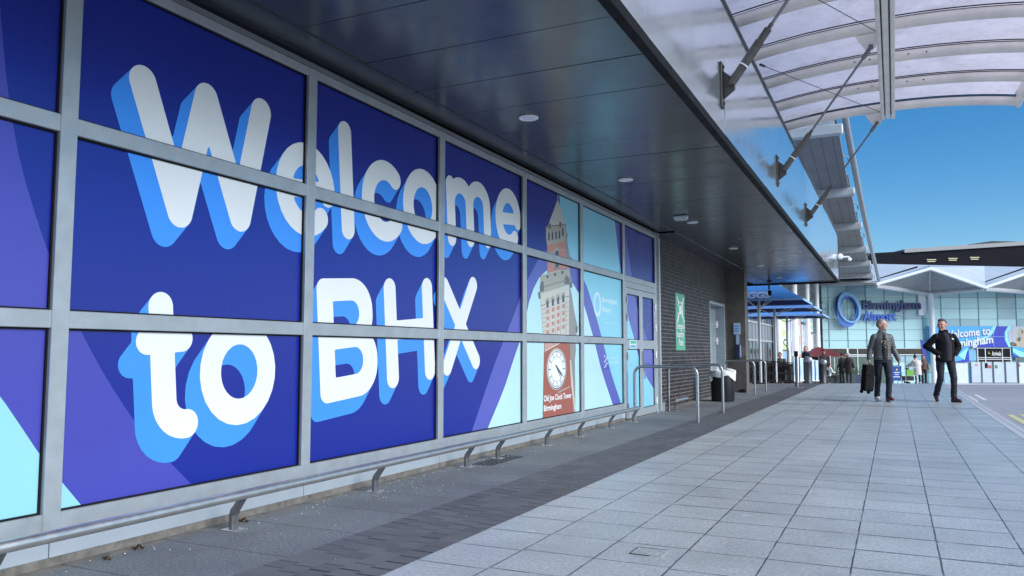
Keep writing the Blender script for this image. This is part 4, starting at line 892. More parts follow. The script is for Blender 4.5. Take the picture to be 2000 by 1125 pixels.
# small entrance on the left: dark band and glazed opening behind the red umbrella
m = MB(TQ); tbox(m, 1612, 681, 1800, 691.5, -.12, -.06); m.build('entrance_band', GLASSD, term)
m = MB(TQ); tbox(m, 1612, 696, 1740, 748, -.12, -.06); m.build('entrance_glass', pm('green grey entrance glass', (.10, .15, .13), .15, 0, .3, .6), term)
m = MB(TQ); tbox(m, 1612, 692, 1800, 693.3, -.16, -.10); tbox(m, 1612, 695, 1740, 696.2, -.16, -.10); tbox(m, 1650.5, 681, 1653.5, 692, -.18, -.1); tbox(m, 1670.5, 681, 1671.8, 748, -.18, -.1); tbox(m, 1612, 680.2, 1800, 681, -.16, -.1); m.build('entrance_frame', WHITE, term)

# arrivals doors
m = MB(TQ); tbox(m, 1905, 681, 1968, 697, -.16, -.10); tbox(m, 1905, 700, 1968, 706, -.16, -.10); dsn = m.build('door_header', BLACK, term)
m = MB(TQ)
for x in (1904, 1919, 1952, 1968): tbox(m, x - .7, 680, x + .7, 707, -.2, -.1)
for y in (680, 698.5, 702): tbox(m, 1903, y - .6, 1969, y + .5, -.19, -.1)
m.build('header_frame', WHITE, term)
arr = thing('arrivals_sign', 'black arrivals sign with white lettering over the terminal doors', 'sign', tuple(at(46.2, DF - .2, .6)), THETA)
m = MB(TQ); o = tpx(1931.5, 694.5); m2 = MB(TQ)
vs, fs = text_geo('Arrivals', .62, .012); k = 18 * DF / 1546 / max(v[0] for v in vs)
m2.add([(o[0] + v[0] * k, DF - .215, o[1] + v[1] * .95) for v in vs], fs); m2.build('lettering', pm('sign white', (.8, .82, .8), .5), arr)
tbox(m, 1920, 682.5, 1951.5, 697, -.205, -.18); m.build('board', BLACK, arr)
m = MB(TQ); c = tpx(1926, 689.5); m.add([(c[0] - .15, DF - .215, c[1] + .02), (c[0] + .17, DF - .215, c[1] - .05), (c[0] + .05, DF - .215, c[1] - .07)], [(0, 1, 2)]); m.add([(c[0] - .08, DF - .216, c[1] + .2), (c[0] + .03, DF - .216, c[1]), (c[0] - .05, DF - .216, c[1] - .14), (c[0] - .03, DF - .216, c[1] + .02)], [(0, 1, 2, 3)]); m.build('plane_mark', pm('sign yellow', (.75, .62, .12), .5), arr)
DG = pm('pale sliding door glass', (.55, .64, .70), .12, 0, .08, .8)
for x0, x1 in ((1890, 1910.5), (1911.5, 1932.5), (1934, 1956), (1957.5, 1980)):
    m = MB(TQ); tbox(m, x0, 706.5, x1, 747, -.14, -.10); d_ = m.build('sliding_door', DG, term)
    m = MB(TQ)
    for e in (x0, x1): tbox(m, e - .45, 706, e + .45, 748, -.19, -.13)
    tbox(m, x0, 746.5, x1, 748, -.19, -.13); m.build('door_edge', SLATE, d_)
m = MB(TQ); tbox(m, 1917.5, 709, 1923, 718.5, -.16, -.145); m.build('door_notice', BLACK, term)
m = MB(TQ); tbox(m, 1924.5, 713, 1930, 719, -.16, -.145); tbox(m, 1899, 711.5, 1903.5, 714, -.16, -.145); tbox(m, 1982.5, 711, 1985.5, 716, -.2, -.19); m.build('red_sticker', pm('red sticker', (.6, .08, .12), .5), term)
m = MB(TQ); tbox(m, 1937, 713, 1942, 719, -.16, -.145); m.build('green_sticker', pm('green sticker', (.05, .25, .12), .5), term)
for a_, b_ in ((1858, 1884), (1983, 1998)):
    m = MB(TQ); tbox(m, a_, 708, b_, 748, -.16, -.10); m.build('white_side_panel', pm('white door side panel', (.68, .74, .78), .4), term)
m = MB(TQ); tbox(m, 1877, 717, 1879, 748, -1.2, -1.15); tbox(m, 1874, 716.5, 1880, 718, -1.2, -1.15); tag(m.build('blue_post', pm('blue post', (.05, .12, .4), .4), loc=tuple(on(42.3, 73.8))), 'thin blue post in front of the white panel left of the arrivals doors', 'post')
m = MB(TQ); tbox(m, 1887, 684, 1901, 704, -.16, -.10); m.build('blue_window', pm('sky blue window', (.22, .50, .80), .15), term)
m = MB(TQ); tbox(m, 1975, 698, 2010, 704, -.3, -.10); m.build('dark_vent', SLATE, term)

# welcome banner
ban = thing('welcome_banner', 'large blue and cyan welcome banner above the arrivals doors', 'banner', tuple(at(46, DF - .3, 1.5)), THETA)
def tpoly(mb, pts, d): mb.add([(tpx(*p)[0], DF - d, tpx(*p)[1]) for p in pts], [tuple(range(len(pts)))])
m = MB(TQ); tbox(m, 1806, 637.5, 2001, 678, -.30, -.20); tbox(m, 1806, 678, 1886, 707, -.30, -.20); tbox(m, 1971, 678, 2001, 697, -.30, -.20); m.build('backing', film('banner blue', (.09, .45, .85)), ban)
m = MB(TQ); tpoly(m, [(1896, 678), (1905, 668), (1928, 660), (1935, 650), (1941, 637.6), (1966, 637.6), (1958, 652), (1957, 662), (1964, 678)], .302); tpoly(m, [(1855, 707), (1872, 703), (1886, 682), (1886, 707)], .302); tpoly(m, [(1971, 690), (1971, 697), (1984, 697)], .302); m.build('indigo_shape', film('banner indigo', (.035, .06, .52)), ban)
m = MB(TQ); tpoly(m, [(1964, 637.6), (1972, 637.6), (1963, 650), (1963, 664), (1970, 678), (1963.5, 678), (1957, 664), (1957, 650)], .304); tpoly(m, [(1865, 694), (1884, 679), (1877, 703)], .304); tpoly(m, [(1934, 637.6), (1941, 637.6), (1936, 650), (1925, 659), (1900, 668), (1896, 665), (1926, 655)], .304); tpoly(m, [(1971, 680), (2001, 692), (2001, 697), (1984, 697), (1971, 686)], .304); m.build('cyan_shape', film('banner cyan', (.35, .85, .9)), ban)
m = MB(TQ); tpoly(m, [(1972, 637.7), (2001, 637.7), (2001, 678), (1971, 678), (1964, 664), (1964, 650)], .305); m.build('photo_ground', film('banner photo', (.55, .58, .60)), ban)
m = MB(TQ); tpoly(m, [(1982, 645), (1990, 641), (1994, 649), (1993, 658), (1999, 668), (2001, 678), (1979, 678), (1976, 664), (1981, 655)], .307); m.build('tan_shape', film('banner tan', (.55, .47, .34)), ban)
m = MB(TQ); tpoly(m, [(1990, 643), (1994, 648), (1990, 653)], .309); tpoly(m, [(1979, 664), (1986, 657), (1989, 661), (1985, 668)], .309); tpoly(m, [(1966, 670), (1972, 667), (1979, 672), (1979, 677), (1968, 677)], .309); m.build('dark_patch', film('banner brown', (.14, .10, .07)), ban)
m = MB(TQ)
for x in (1935, 1972, 1987): tbox(m, x - .3, 637.5, x + .3, 678, -.315, -.305)
tbox(m, 1896, 657.2, 2001, 657.8, -.315, -.305); m.build('panel_joint', pm('pale joint', (.4, .5, .75), .5), ban)
def banner_word(word, x0, y0, x1, y1, hh, key, dd, off):
    """letters march up the slope from (x0,y0) to (x1,y1)"""
    m_ = MB(TQ); vs, fs = text_geo(word, 1, .028); W_ = max(v[0] for v in vs); a, b = tpx(x0, y0), tpx(x1, y1); sl_ = (b[1] - a[1]) / (b[0] - a[0]); k = (b[0] - a[0]) / W_
    m_.add([(a[0] + v[0] * k + off[0], DF - dd, a[1] + v[0] * k * sl_ + v[1] * hh + off[1]) for v in vs], fs); m_.build('lettering', key, ban)
WL, WSh = film('banner white', (.82, .86, .88)), film('banner shadow', (.02, .10, .4))
for wd, x0, y0, x1, y1, hh in (('Welcome to', 1838, 662, 1929, 653, 1.02), ('Birmingham', 1843, 681, 1933.5, 669.5, 1.02)):
    banner_word(wd, x0, y0, x1, y1, hh, WSh, .318, (-.07, -.07)); banner_word(wd, x0, y0, x1, y1, hh, WL, .335, (0, 0))

# airport sign: three interlocked rings and raised lettering on rails
lg = thing('airport_sign', 'large raised airport sign of interlocked blue rings and two words on the glass facade', 'sign', tuple(at(34, DF - .5, 2)), THETA)
c = tpx(1651.5, 604.5)
def ering(mb, cx, cz, rx, rz_, tilt, t, d0, dep, tw):
    n = 56; vs = []
    for i in range(n):
        a = 2 * math.pi * i / n; th = t * (1 + tw * math.cos(a - 1.2)); ca, sa = math.cos(a), math.sin(a)
        for r_, dd in ((0, 0), (-th, 0), (-th, dep), (0, dep)):
            x, z = (rx + r_) * ca, (rz_ + r_) * sa; vs.append((cx + x * math.cos(tilt) - z * math.sin(tilt), DF - d0 + dd, cz + x * math.sin(tilt) + z * math.cos(tilt)))
    mb.add(vs, [(4*i+k, 4*i+(k+1) % 4, 4*((i+1) % n)+(k+1) % 4, 4*((i+1) % n)+k) for i in range(n) for k in range(4)])
for nm, cl, ox, oz, rx, rz_, ti, th, d0, tw in (('navy ring', (.04, .06, .24), -.05, .08, 1.12, 1.50, .10, .30, .42, .5), ('mid blue ring', (.09, .22, .66), .03, -.18, 1.06, 1.52, -.12, .34, .55, -.4), ('pale blue ring', (.24, .50, .80), .12, .14, 1.06, 1.48, .26, .25, .70, .3)):
    m = MB(TQ); ering(m, c[0] + ox, c[1] + oz, rx, rz_, ti, th, d0, .12, tw); m.build('ring', pm(nm, cl, .3), lg, smooth=40)
def raised(word, x0, x1, ybase, hh, mat_, off):
    m_ = MB(TQ); vs, fs = text_geo(word, 1, off, .1); W_ = max(v[0] for v in vs); a, b = tpx(x0, ybase), tpx(x1, ybase); k = (b[0] - a[0]) / W_
    m_.add([(a[0] + v[0] * k, DF - .4 - v[2], a[1] + v[1] * hh) for v in vs], [f[::-1] for f in fs]); m_.build('lettering', mat_, lg)
raised('Birmingham', 1680.5, 1795, 604, 1.18, pm('navy letter', (.035, .05, .17), .4), .03); raised('Airport', 1683, 1746, 626, 1.18, pm('blue letter', (.06, .17, .62), .4), .03)
m = MB(TQ)
for y in (592, 603, 615, 626): tbox(m, 1612, y - .4, 1803 if y < 610 else 1768, y + .3, -.22, -.12)
for x in (1618, 1650, 1768): tbox(m, x - .3, 592, x + .3, 626, -.2, -.1)
m.build('mounting_rail', pm('pale rail', (.5, .62, .64), .4), lg)

# dark office block behind
ob = thing('office_block', 'long dark glass office block with pale parapet rising behind the white roof', 'building', tuple(at(60, 120, -2)), THETA)
DO = 120.
m = MB(TQ); a, b = tpx(1600, 500, DO), tpx(2150, 468, DO); m.prism([(a[0], -2), (b[0], -2), (b[0], b[1]), (a[0], a[1])], ((0, DO, 0), (1, 0, 0), (0, 0, 1)), (0, 10, 0)); m.build('glass_wall', pm('near black cladding', (.012, .013, .018), .8, 0, .3, .05, spec=.08), ob)
m = MB(TQ); p0, p1 = tpx(1770, 487.5, DO), tpx(2150, 463.5, DO); m.prism([(p0[0], p0[1] - .45), (p1[0], p1[1] - .45), (p1[0], p1[1] + .2), (p0[0], p0[1] + .1)], ((0, DO - .3, 0), (1, 0, 0), (0, 0, 1)), (0, 10, 0)); m.build('parapet', pm('grey parapet', (.27, .28, .29), .5), ob)
m = MB(TQ); pts = [tpx(*p, DO) for p in ((1906, 482), (1914, 473), (1960, 466), (2060, 468), (2100, 480))]; m.prism(pts, ((0, DO + 2, 0), (1, 0, 0), (0, 0, 1)), (0, 6, 0)); m.build('roof_plant', pm('black plant room', (.012, .012, .016), .5), ob)
lit = NT('lit window'); lit.b.inputs['Emission Color'].default_value = (.8, .8, .45, 1); lit.b.inputs['Emission Strength'].default_value = .22; lit.b.inputs['Base Color'].default_value = (.3, .3, .2, 1)
for x, y in ((1824, 508.5), (1866, 506), (1909, 504)):
    m = MB(TQ); tbox(m, x - 9, y - 2.5, x + 9, y - 1, -.1, .0, DO); tbox(m, x - 8, y + 1, x + 7, y + 2.5, -.1, .0, DO); m.build('lit_window', lit.m, ob)

# ================================================================ STREET FURNITURE
def px(x, D): return (x - 1000) * D / 1546          # lateral offset of a picture column at depth D (used as a tape measure)
def gpos(x, D): return on(px(x, D), D)
def hoop(x0, x1, y, label, h=.84):
    t = thing('hoop_barrier', label, 'barrier', ((x0 + x1) / 2, y, 0), 0, 'steel hoop barriers across the dark margin')
    pts = [(x0, y, 0), (x0, y, h - .12)] + [(x0 + .12 - .12 * math.cos(R(a)), y, h - .12 + .12 * math.sin(R(a))) for a in (15, 30, 45, 60, 75, 90)] + \
          [(x1 - .12 + .12 * math.sin(R(a)), y, h - .12 + .12 * math.cos(R(a))) for a in (0, 15, 30, 45, 60, 75, 90)] + [(x1, y, 0)]
    m = MB(); m.tube(pts, .0235, 14); m.build('hoop', STEEL_D if False else pm('satin steel tube', (.34, .35, .37), .34, .85, .12, 10), t, smooth=40)
    for x in (x0, x1):
        m = MB(); m.lathe([(.035, 0), (.035, .006), (.026, .01)], (x, y, 0), 14); m.build('collar', STEEL_D, t)
hoop(-3.70, -2.715, 12.10, 'nearest steel hoop barrier, starting at the end of the low guard rail')
hoop(-3.735, -2.765, 14.31, 'second steel hoop barrier, in front of the black bin with the white liner')
hoop(-3.93, -3.185, 20.57, 'third steel hoop barrier, standing just beyond the black bin')
hoop(-3.95, -3.20, 22.57, 'farthest steel hoop barrier, partly behind the dark end pier')

b = thing('litter_bin', 'round black bin with a white plastic liner folded over its rim by the brick wall', 'bin', (-3.40, 17.6, 0))
m = MB(); m.lathe([(.235, .01), (.245, .03), (.258, .60), (.262, .62), (.24, .62), (.235, .55)], (-3.40, 17.6, 0), 28); m.build('drum', pm('black plastic', (.012, .012, .016), .38), b, smooth=40)
m = MB(); vs = []; n = 44
rr = random.Random(9)
for j, (r, z) in enumerate(((.225, .60), (.262, .675), (.285, .665), (.284, .60), (.277, .50))):
    for k in range(n):
        a = 2 * math.pi * k / n; w_ = .014 * math.sin(a * 7 + j) + .012 * math.sin(a * 13 + 2 * j)
        dz = (-.05 * math.sin(a * 2 + 1.2) + .03 * math.sin(5 * a)) if j == 4 else .012 * math.sin(9 * a) * (j > 0)
        vs.append((-3.40 + (r + w_ * .6) * math.cos(a), 17.6 + (r + w_ * .6) * math.sin(a), z + dz))
m.add(vs, [(j*n+k, j*n+(k+1) % n, (j+1)*n+(k+1) % n, (j+1)*n+k) for j in range(4) for k in range(n)])
m.ell((-3.40 - .22, 17.6 - .17, .50), (.05, .035, .08)); m.ell((-3.40 + .18, 17.6 - .12, .68), (.11, .09, .03), (.1, .2, 0))
m.build('liner', pm('white plastic film', (.70, .72, .75), .35, 0, .1, 20, bump=.6, bscale=25), b, smooth=True)

t = thing('sign_post', 'slim steel post with a dark top standing on a flat square base plate', 'post', (-2.68, 25.2, 0))
m = MB(); m.box(-2.85, 25.03, 0, -2.51, 25.37, .012); m.build('base_plate', STEEL, t, bevel=.003)
m = MB(); m.box(-2.72, 25.17, .012, -2.64, 25.23, .93); m.build('post', pm('satin steel tube', (.34, .35, .37), .34, .85), t, bevel=.008)
m = MB(); m.box(-2.735, 25.16, .93, -2.625, 25.24, 1.09); m.box(-2.722, 25.165, .03, -2.70, 25.17, .93); m.build('black_head', BLACK, t, bevel=.01)

# cafe parasols
PB = pm('bright blue parasol cloth', (.10, .36, .95), .55, 0, .15, 1.2, spec=.3); PBD = pm('pale blue parasol valance', (.25, .45, .88), .5, 0, .1, 2)
def parasol(x, y, hw, ze, zp, label, first):
    t = thing('parasol', label, 'parasol', (x, y, gz(x, y)), 0, 'blue cafe parasols behind the end pier'); g = gz(x, y)
    m = MB(); m.tube([(x, y, g), (x, y, g + zp + .02)], .05, 14); pl = m.build('pole', pm('pale parasol pole', (.50, .52, .55), .35, .4), t, smooth=40)
    m = MB(); m.box(x - .25, y - .25, g, x + .25, y + .25, g + .05); m.build('base', DARK, pl, bevel=.01)
    C = [(-1, -1), (1, -1), (1, 1), (-1, 1)]; m = MB(); N = 8
    for i in range(4):
        a, b_ = C[i], C[(i + 1) % 4]; vs = []
        for j in range(N + 1):
            f = j / N
            for k in range(N + 1):
                q = k / N; ex, ey = a[0] + (b_[0] - a[0]) * q, a[1] + (b_[1] - a[1]) * q
                sag = -.05 * math.sin(math.pi * q) * math.sin(math.pi * f)
                vs.append((x + ex * hw * f, y + ey * hw * f, g + zp + (ze - zp) * f ** .9 + sag * .8))
        m.add(vs, [(j*(N+1)+k, j*(N+1)+k+1, (j+1)*(N+1)+k+1, (j+1)*(N+1)+k) for j in range(N) for k in range(N)])
    cn = m.build('cloth', PB, t, smooth=True)
    ln = MB(); ln.v = [(a_, b_2, c_ - .025) for a_, b_2, c_ in m.v]; ln.f = m.f; ln.mi = m.mi; ln.build('shade_underlayer', pm('painted navy parasol shade', (.008, .022, .12), .7), cn, smooth=True)  # sheet below the cloth, its navy colour stands in for the shade underneath
    m = MB()
    for i in range(4):
        a, b_ = C[i], C[(i + 1) % 4]
        for k in range(8):
            q0, q1 = k / 8, (k + 1) / 8; f = lambda q, dz: (x + (a[0] + (b_[0] - a[0]) * q) * hw * 1.003, y + (a[1] + (b_[1] - a[1]) * q) * hw * 1.003, g + ze + dz)
            m.add([f(q0, .01), f(q1, .01), f(q1, -.06), f(q0, -.06)], [(0, 1, 2, 3)])
    m.build('valance', PBD, cn)
    for a in C:
        m = MB(); m.tube([(x, y, g + zp - .12), (x + a[0] * hw, y + a[1] * hw, g + ze - .03)], .016, 6); m.tube([(x, y, g + ze - .25), (x + a[0] * hw * .5, y + a[1] * hw * .5, g + (ze + zp) / 2 - .10)], .014, 6); m.build('rib', WHITE, t)
    if first:
        m = MB(); d = Vector((0, 1, 0)); up = Vector((0, hw, (zp - ze))).normalized()
        text_on(m, 'GREGGS', .56, (x - .84, y - hw + .0, g + ze + .04), (1, 0, 0), tuple(up), offset=.02, width=1.42); m.build('lettering', pm('white lettering', (.82, .85, .88), .5), cn)
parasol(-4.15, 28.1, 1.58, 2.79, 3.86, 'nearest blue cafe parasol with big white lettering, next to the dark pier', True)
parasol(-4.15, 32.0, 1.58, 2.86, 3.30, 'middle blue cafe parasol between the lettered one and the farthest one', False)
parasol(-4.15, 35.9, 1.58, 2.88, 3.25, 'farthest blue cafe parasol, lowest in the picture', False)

WOOD = pm('dark stained wood', (.008, .006, .006), .8, 0, .3, 10, spec=.1)
A, B = gpos(1452, 27.6), gpos(1546, 32.6)
fn_ = thing('cafe_fence', 'low dark wooden slatted fence round the cafe terrace behind the pier', 'fence', tuple(A))
d = (B - A); L = d.length; d.normalize(); nrm = Vector((-d.y, d.x, 0)).normalized(); n = int(L / .19)
for k in range(n + 1):
    p = A + (B - A) * k / n; g = gz(p.x, p.y); big = k % 8 == 0; wd = .05 if big else .035
    m = MB(); m.cbox((p.x, p.y, g + (.40 if big else .38)), (wd * 1.6, wd, .80 if big else .70), (0, 0, math.atan2(d.y, d.x))); m.build('fence_post' if big else 'paling', WOOD, fn_)
for z, th in ((.74, .05), (.40, .045), (.10, .04)):
    m = MB(); q = [A + Vector((0, 0, z)), B + Vector((0, 0, z))]; m.prism([(0, -th), (0, th), (L, th), (L, -th)], (tuple(q[0] - nrm * .02), tuple((q[1] - q[0]).normalized()), (0, 0, 1)), tuple(nrm * .045)); m.build('fence_rail', WOOD, fn_)
m = MB(); q = [A + Vector((0, 0, .83)), B + Vector((0, 0, .83))]; m.prism([(-.05, -.015), (-.05, .015), (L, .015), (L, -.015)], (tuple(q[0] - nrm * .06), tuple((q[1] - q[0]).normalized()), (0, 0, 1)), tuple(nrm * .12)); m.build('top_rail', WOOD, fn_)

def screen(x0, x1, D0, D1, label):
    A, B = gpos(x0, D0), gpos(x1, D1); t = thing('canvas_screen', label, 'screen', tuple(A), 0, 'blue white canvas screens between the domed bins'); d = (B - A).normalized()
    m = MB(); a, b = A + Vector((0, 0, .10)), B + Vector((0, 0, .10)); m.add([a, b, b + Vector((0, 0, .95)), a + Vector((0, 0, .95)), a + d * 0 + Vector((0, .02, 0)), b + Vector((0, .02, 0)), b + Vector((0, .02, .95)), a + Vector((0, .02, .95))], [(0, 1, 2, 3), (7, 6, 5, 4), (0, 4, 5, 1), (3, 2, 6, 7)])
    m.build('canvas', pm('pale blue canvas', (.45, .62, .85), .55, 0, .15, 3), t)
    m = MB(); m.prism([(.25, .35), (.32, .35), (.32, .75), (.25, .75)], (tuple(A + Vector((0, -.01, 0))), tuple(B - A), (0, 0, 1)), (0, -.004, 0)); m.build('print', pm('dark print', (.1, .16, .35), .6), t)
    for p in (A, B):
        m = MB(); m.tube([p, p + Vector((0, 0, 1.12))], .025, 8); m.box(p.x - .12, p.y - .12, p.z, p.x + .12, p.y + .12, p.z + .03); m.build('post', DARK, t)
    m = MB(); m.tube([A + Vector((0, 0, .12)), B + Vector((0, 0, .12))], .03, 6); m.tube([A + Vector((0, 0, 1.06)), B + Vector((0, 0, 1.06))], .02, 6); m.build('bar', WHITE, t)
screen(1546.5, 1554.5, 33, 33.6, 'pale blue canvas screen immediately right of the wooden fence end'); screen(1558.5, 1566.5, 33.8, 34.4, 'pale blue canvas screen touching the first domed bin')
screen(1581.5, 1588, 36, 36.8, 'pale canvas screen between the two domed bins, left one'); screen(1589, 1595.5, 37, 37.8, 'pale canvas screen between the two domed bins, right one')
def dbin(x, D, label, r=.20):
    p = gpos(x, D); t = thing('domed_bin', label, 'bin', tuple(p), THETA, 'tall domed bins by the cafe'); c = tuple(p)
    m = MB(); m.lathe([(r, 0), (r, .06), (r * .96, .07), (r * .96, .88), (r, .90), (r, .93)], c, 24); m.build('body', pm('dark grey bin', (.03, .032, .036), .4), t, smooth=40)
    m = MB(); m.lathe([(r, .93), (r * .97, 1.0), (r * .85, 1.08), (r * .6, 1.14), (r * .3, 1.17), (.01, 1.18)], c, 24); dm = m.build('dome', pm('grey bin dome', (.16, .165, .175), .35, .2), t, smooth=40)
    m = MB(); e = Vector(c) + RT * .06 - F0 * (r * .93); m.ell((e.x, e.y, c[2] + 1.03), (.10, .03, .09), (0, 0, THETA)); m.build('dome_highlight', pm('silver highlight', (.45, .47, .5), .3, .6), dm, smooth=True)  # silver bulge standing in for the highlight on the dome front
dbin(1574, 34.5, 'nearer tall dark bin with a domed top beside the post on a base plate'); dbin(1603, 38.5, 'farther tall dark domed bin, just left of the red parasol')
p = gpos(1538, 34); m = MB(); g = p.z; q = lambda s, z: tuple(p + RT * s + Vector((0, 0, z)))
m.tube([q(.02, 0), q(.02, 1.35), q(-.03, 1.52), q(-.16, 1.66), q(-.2, 1.75), q(-.15, 1.84)], .018, 8); m.ell(q(-.12, 1.86), (.05, .05, .03))
tag(m.build('bent_post', STEEL_D, smooth=40, loc=tuple(p)), 'thin bent steel post rising behind the wooden fence', 'post')

# red parasol with dark seating area
RP = gpos(1597, 60); rp = thing('red_parasol', 'dark red parasol over the seating area in front of the terminal', 'parasol', tuple(RP), THETA)
MR = Matrix.Translation(RP) @ TQ
m = MB(MR); m.tube([(0, 0, 0), (0, 0, 2.7)], .04, 10); m.build('pole', WHITE, rp)
m = MB(MR); C = [(-1.55, -1.55), (1.55, -1.55), (1.55, 1.55), (-1.55, 1.55)]
for i in range(4):
    a, b = C[i], C[(i+1) % 4]; m.add([(a[0], a[1], 2.12), (b[0], b[1], 2.12), (0, 0, 2.74)], [(0, 1, 2)]); m.add([(a[0], a[1], 2.12), (b[0], b[1], 2.12), (b[0], b[1], 2.0), (a[0], a[1], 2.0)], [(0, 1, 2, 3)])
m.build('cloth', pm('dark red cloth', (.13, .022, .03), .7, 0, .12, 2), rp)
m = MB(MR); m.box(-1.6, 1.6, 0, 1.5, 1.7, 2.0); tag(m.build('windbreak', pm('black windbreak', (.012, .014, .014), .7), loc=tuple(on(px(1611, 60), 61.6))), 'black windbreak panel behind the red parasol', 'screen')
for x, D, lb in ((1619, 58, 'pale post left under the red parasol edge'), (1627, 58.5, 'pale post second from the left under the red parasol'), (1634, 59, 'pale post third from the left under the red parasol')):
    p = gpos(x, D); m = MB(); m.tube([p, p + Vector((0, 0, 2.0))], .028, 6); tag(m.build('thin_post', WHITE, loc=tuple(p)), lb, 'post', 'pale posts under the red parasol')
FOL = pm('dark shrub leaf', (.045, .085, .03), .6, 0, .5, 9)
def planter(x, D, w_, label, c=(.02, .035, .09)):
    p = gpos(x, D); t = thing('planter', label, 'planter', tuple(p), THETA, 'planters by the seating area'); Q = Matrix.Translation(p) @ TQ
    m = MB(Q); m.box(-w_, -.3, 0, w_, .3, .62); m.build('box', pm('planter ' + str(c), c, .5), t, bevel=.02)
    m = MB(Q); rr = random.Random(int(x))
    for i in range(260):
        a, b, h = rr.uniform(-w_, w_), rr.uniform(-.25, .25), .62 + abs(rr.gauss(0, .22)); s = rr.uniform(.03, .07)
        m.add([(a, b, h), (a + s, b + rr.uniform(-s, s), h + s * .6), (a + s * .3, b + rr.uniform(-s, s), h + s * 1.4)], [(0, 1, 2)])
    m.build('shrub', FOL, t)
planter(1650, 56, .55, 'grey planter with a low shrub behind the two dark dressed people', (.05, .07, .09)); planter(1671, 56, .75, 'navy planter right of the dark dressed people'); planter(1632, 57, .4, 'grey planter with shrub directly under the red parasol', (.07, .075, .07))

# A-board, luggage trolley, feather banner
p = gpos(1747, 45.5); Q = Matrix.Translation(p) @ TQ; ab = thing('a_board', 'blue pavement A board with a yellow warning triangle behind the walking men', 'sign', tuple(p), THETA)
m = MB(Q); m.cbox((0, 0, .56), (.52, .03, .82), (R(8), 0, 0)); m.build('panel', pm('deep blue board', (.03, .08, .33), .35), ab)
m = MB(Q)
for x in (-.27, .27): m.tube([(x, -.08, 0), (x, .0, .55), (x, .06, 1.0)], .018, 6); m.tube([(x, .45, 0), (x, .06, 1.0)], .018, 6)
m.tube([(-.27, .06, 1.0), (.27, .06, 1.0)], .018, 6); m.build('frame', DARK, ab)
m = MB(Q)
for z, wd in ((.62, .17), (.50, .11), (.37, .19)):
    m.cbox((0, -.020 - (z - .56) * .14, z), (wd * 2, .004, .045), (R(8), 0, 0))
m.build('white_print', WHITE, ab); m = MB(Q); m.add([(-.07, -.048, .74), (.07, -.048, .74), (0, -.066, .87)], [(0, 1, 2)]); m.build('yellow_triangle', pm('sign yellow', (.75, .62, .12), .5), ab)
p = gpos(1770, 46.5); Q = Matrix.Translation(p) @ TQ; tr = thing('luggage_trolley', 'silver luggage trolley with a bright green front panel', 'trolley', tuple(p), THETA)
m = MB(Q)
for x in (-.32, .32): m.tube([(x, -.3, .08), (x, -.35, .95)], .018, 6); m.tube([(x, -.3, .15), (x * .8, .6, .12)], .018, 6)
m.tube([(-.32, -.35, .95), (.32, -.35, .95)], .022, 6); m.tube([(-.32, -.32, .45), (.32, -.32, .45)], .018, 6); m.box(-.30, -.28, .14, .30, .55, .17); m.build('frame', STEEL, tr)
m = MB(Q); m.box(-.27, -.36, .47, .14, -.33, .80); m.build('green_panel', pm('bright green panel', (.15, .42, .05), .5), tr)
for x, y in ((-.28, -.28), (.28, -.28), (0, .5)):
    m = MB(Q); m.tube([(x - .02, y, .06), (x + .02, y, .06)], .06, 10); m.build('wheel', BLACK, tr)
m = MB(Q); m.box(-.24, -.2, .175, .24, .4, .42); tag(m.build('travel_bag', pm('black bag', (.012, .012, .016), .6), loc=tuple(p + Vector((0, 0, .175))), bevel=.05, seg=2), 'black travel bag lying on the silver luggage trolley', 'bag')
p = gpos(1800, 56); Q = Matrix.Translation(p) @ TQ; fb = thing('banner_stand', 'tall narrow navy blue banner leaning behind the woman in the cream coat', 'banner', tuple(p), THETA)
m = MB(Q); m.add([(-.12, 0, 3.05), (.13, 0, 3.05), (.27, 0, 1.75), (.02, 0, 1.75), (-.12, .04, 3.05), (.13, .04, 3.05), (.27, .04, 1.75), (.02, .04, 1.75)], [(0, 3, 2, 1), (4, 5, 6, 7), (0, 1, 5, 4), (1, 2, 6, 5), (2, 3, 7, 6), (3, 0, 4, 7)]); m.build('cloth', pm('navy banner cloth', (.02, .05, .34), .5), fb)
m = MB(Q); m.tube([(0, .03, 0), (-.13, .03, 3.08)], .015, 6); m.box(-.2, -.15, 0, .2, .2, .03); m.build('pole', DARK, fb)

# cafe tables behind the fence
for x, D, lb in ((1514, 32.6, 'small round cafe table behind the fence at the seated person'), (1534, 32, 'small round cafe table nearest the end of the wooden fence')):
    p = gpos(x, D) + F0 * 1.0; p.z = gz(p.x, p.y); t = thing('cafe_table', lb, 'table', tuple(p), 0, 'cafe tables under the blue parasols')
    m = MB(); m.lathe([(.34, .71), (.35, .73), (.34, .74)], tuple(p), 24); m.build('top', pm('pale table top', (.45, .45, .44), .4), t)
    m = MB(); m.lathe([(.22, 0), (.20, .03), (.03, .05), (.03, .71)], tuple(p), 16); m.build('pedestal', DARK, t)

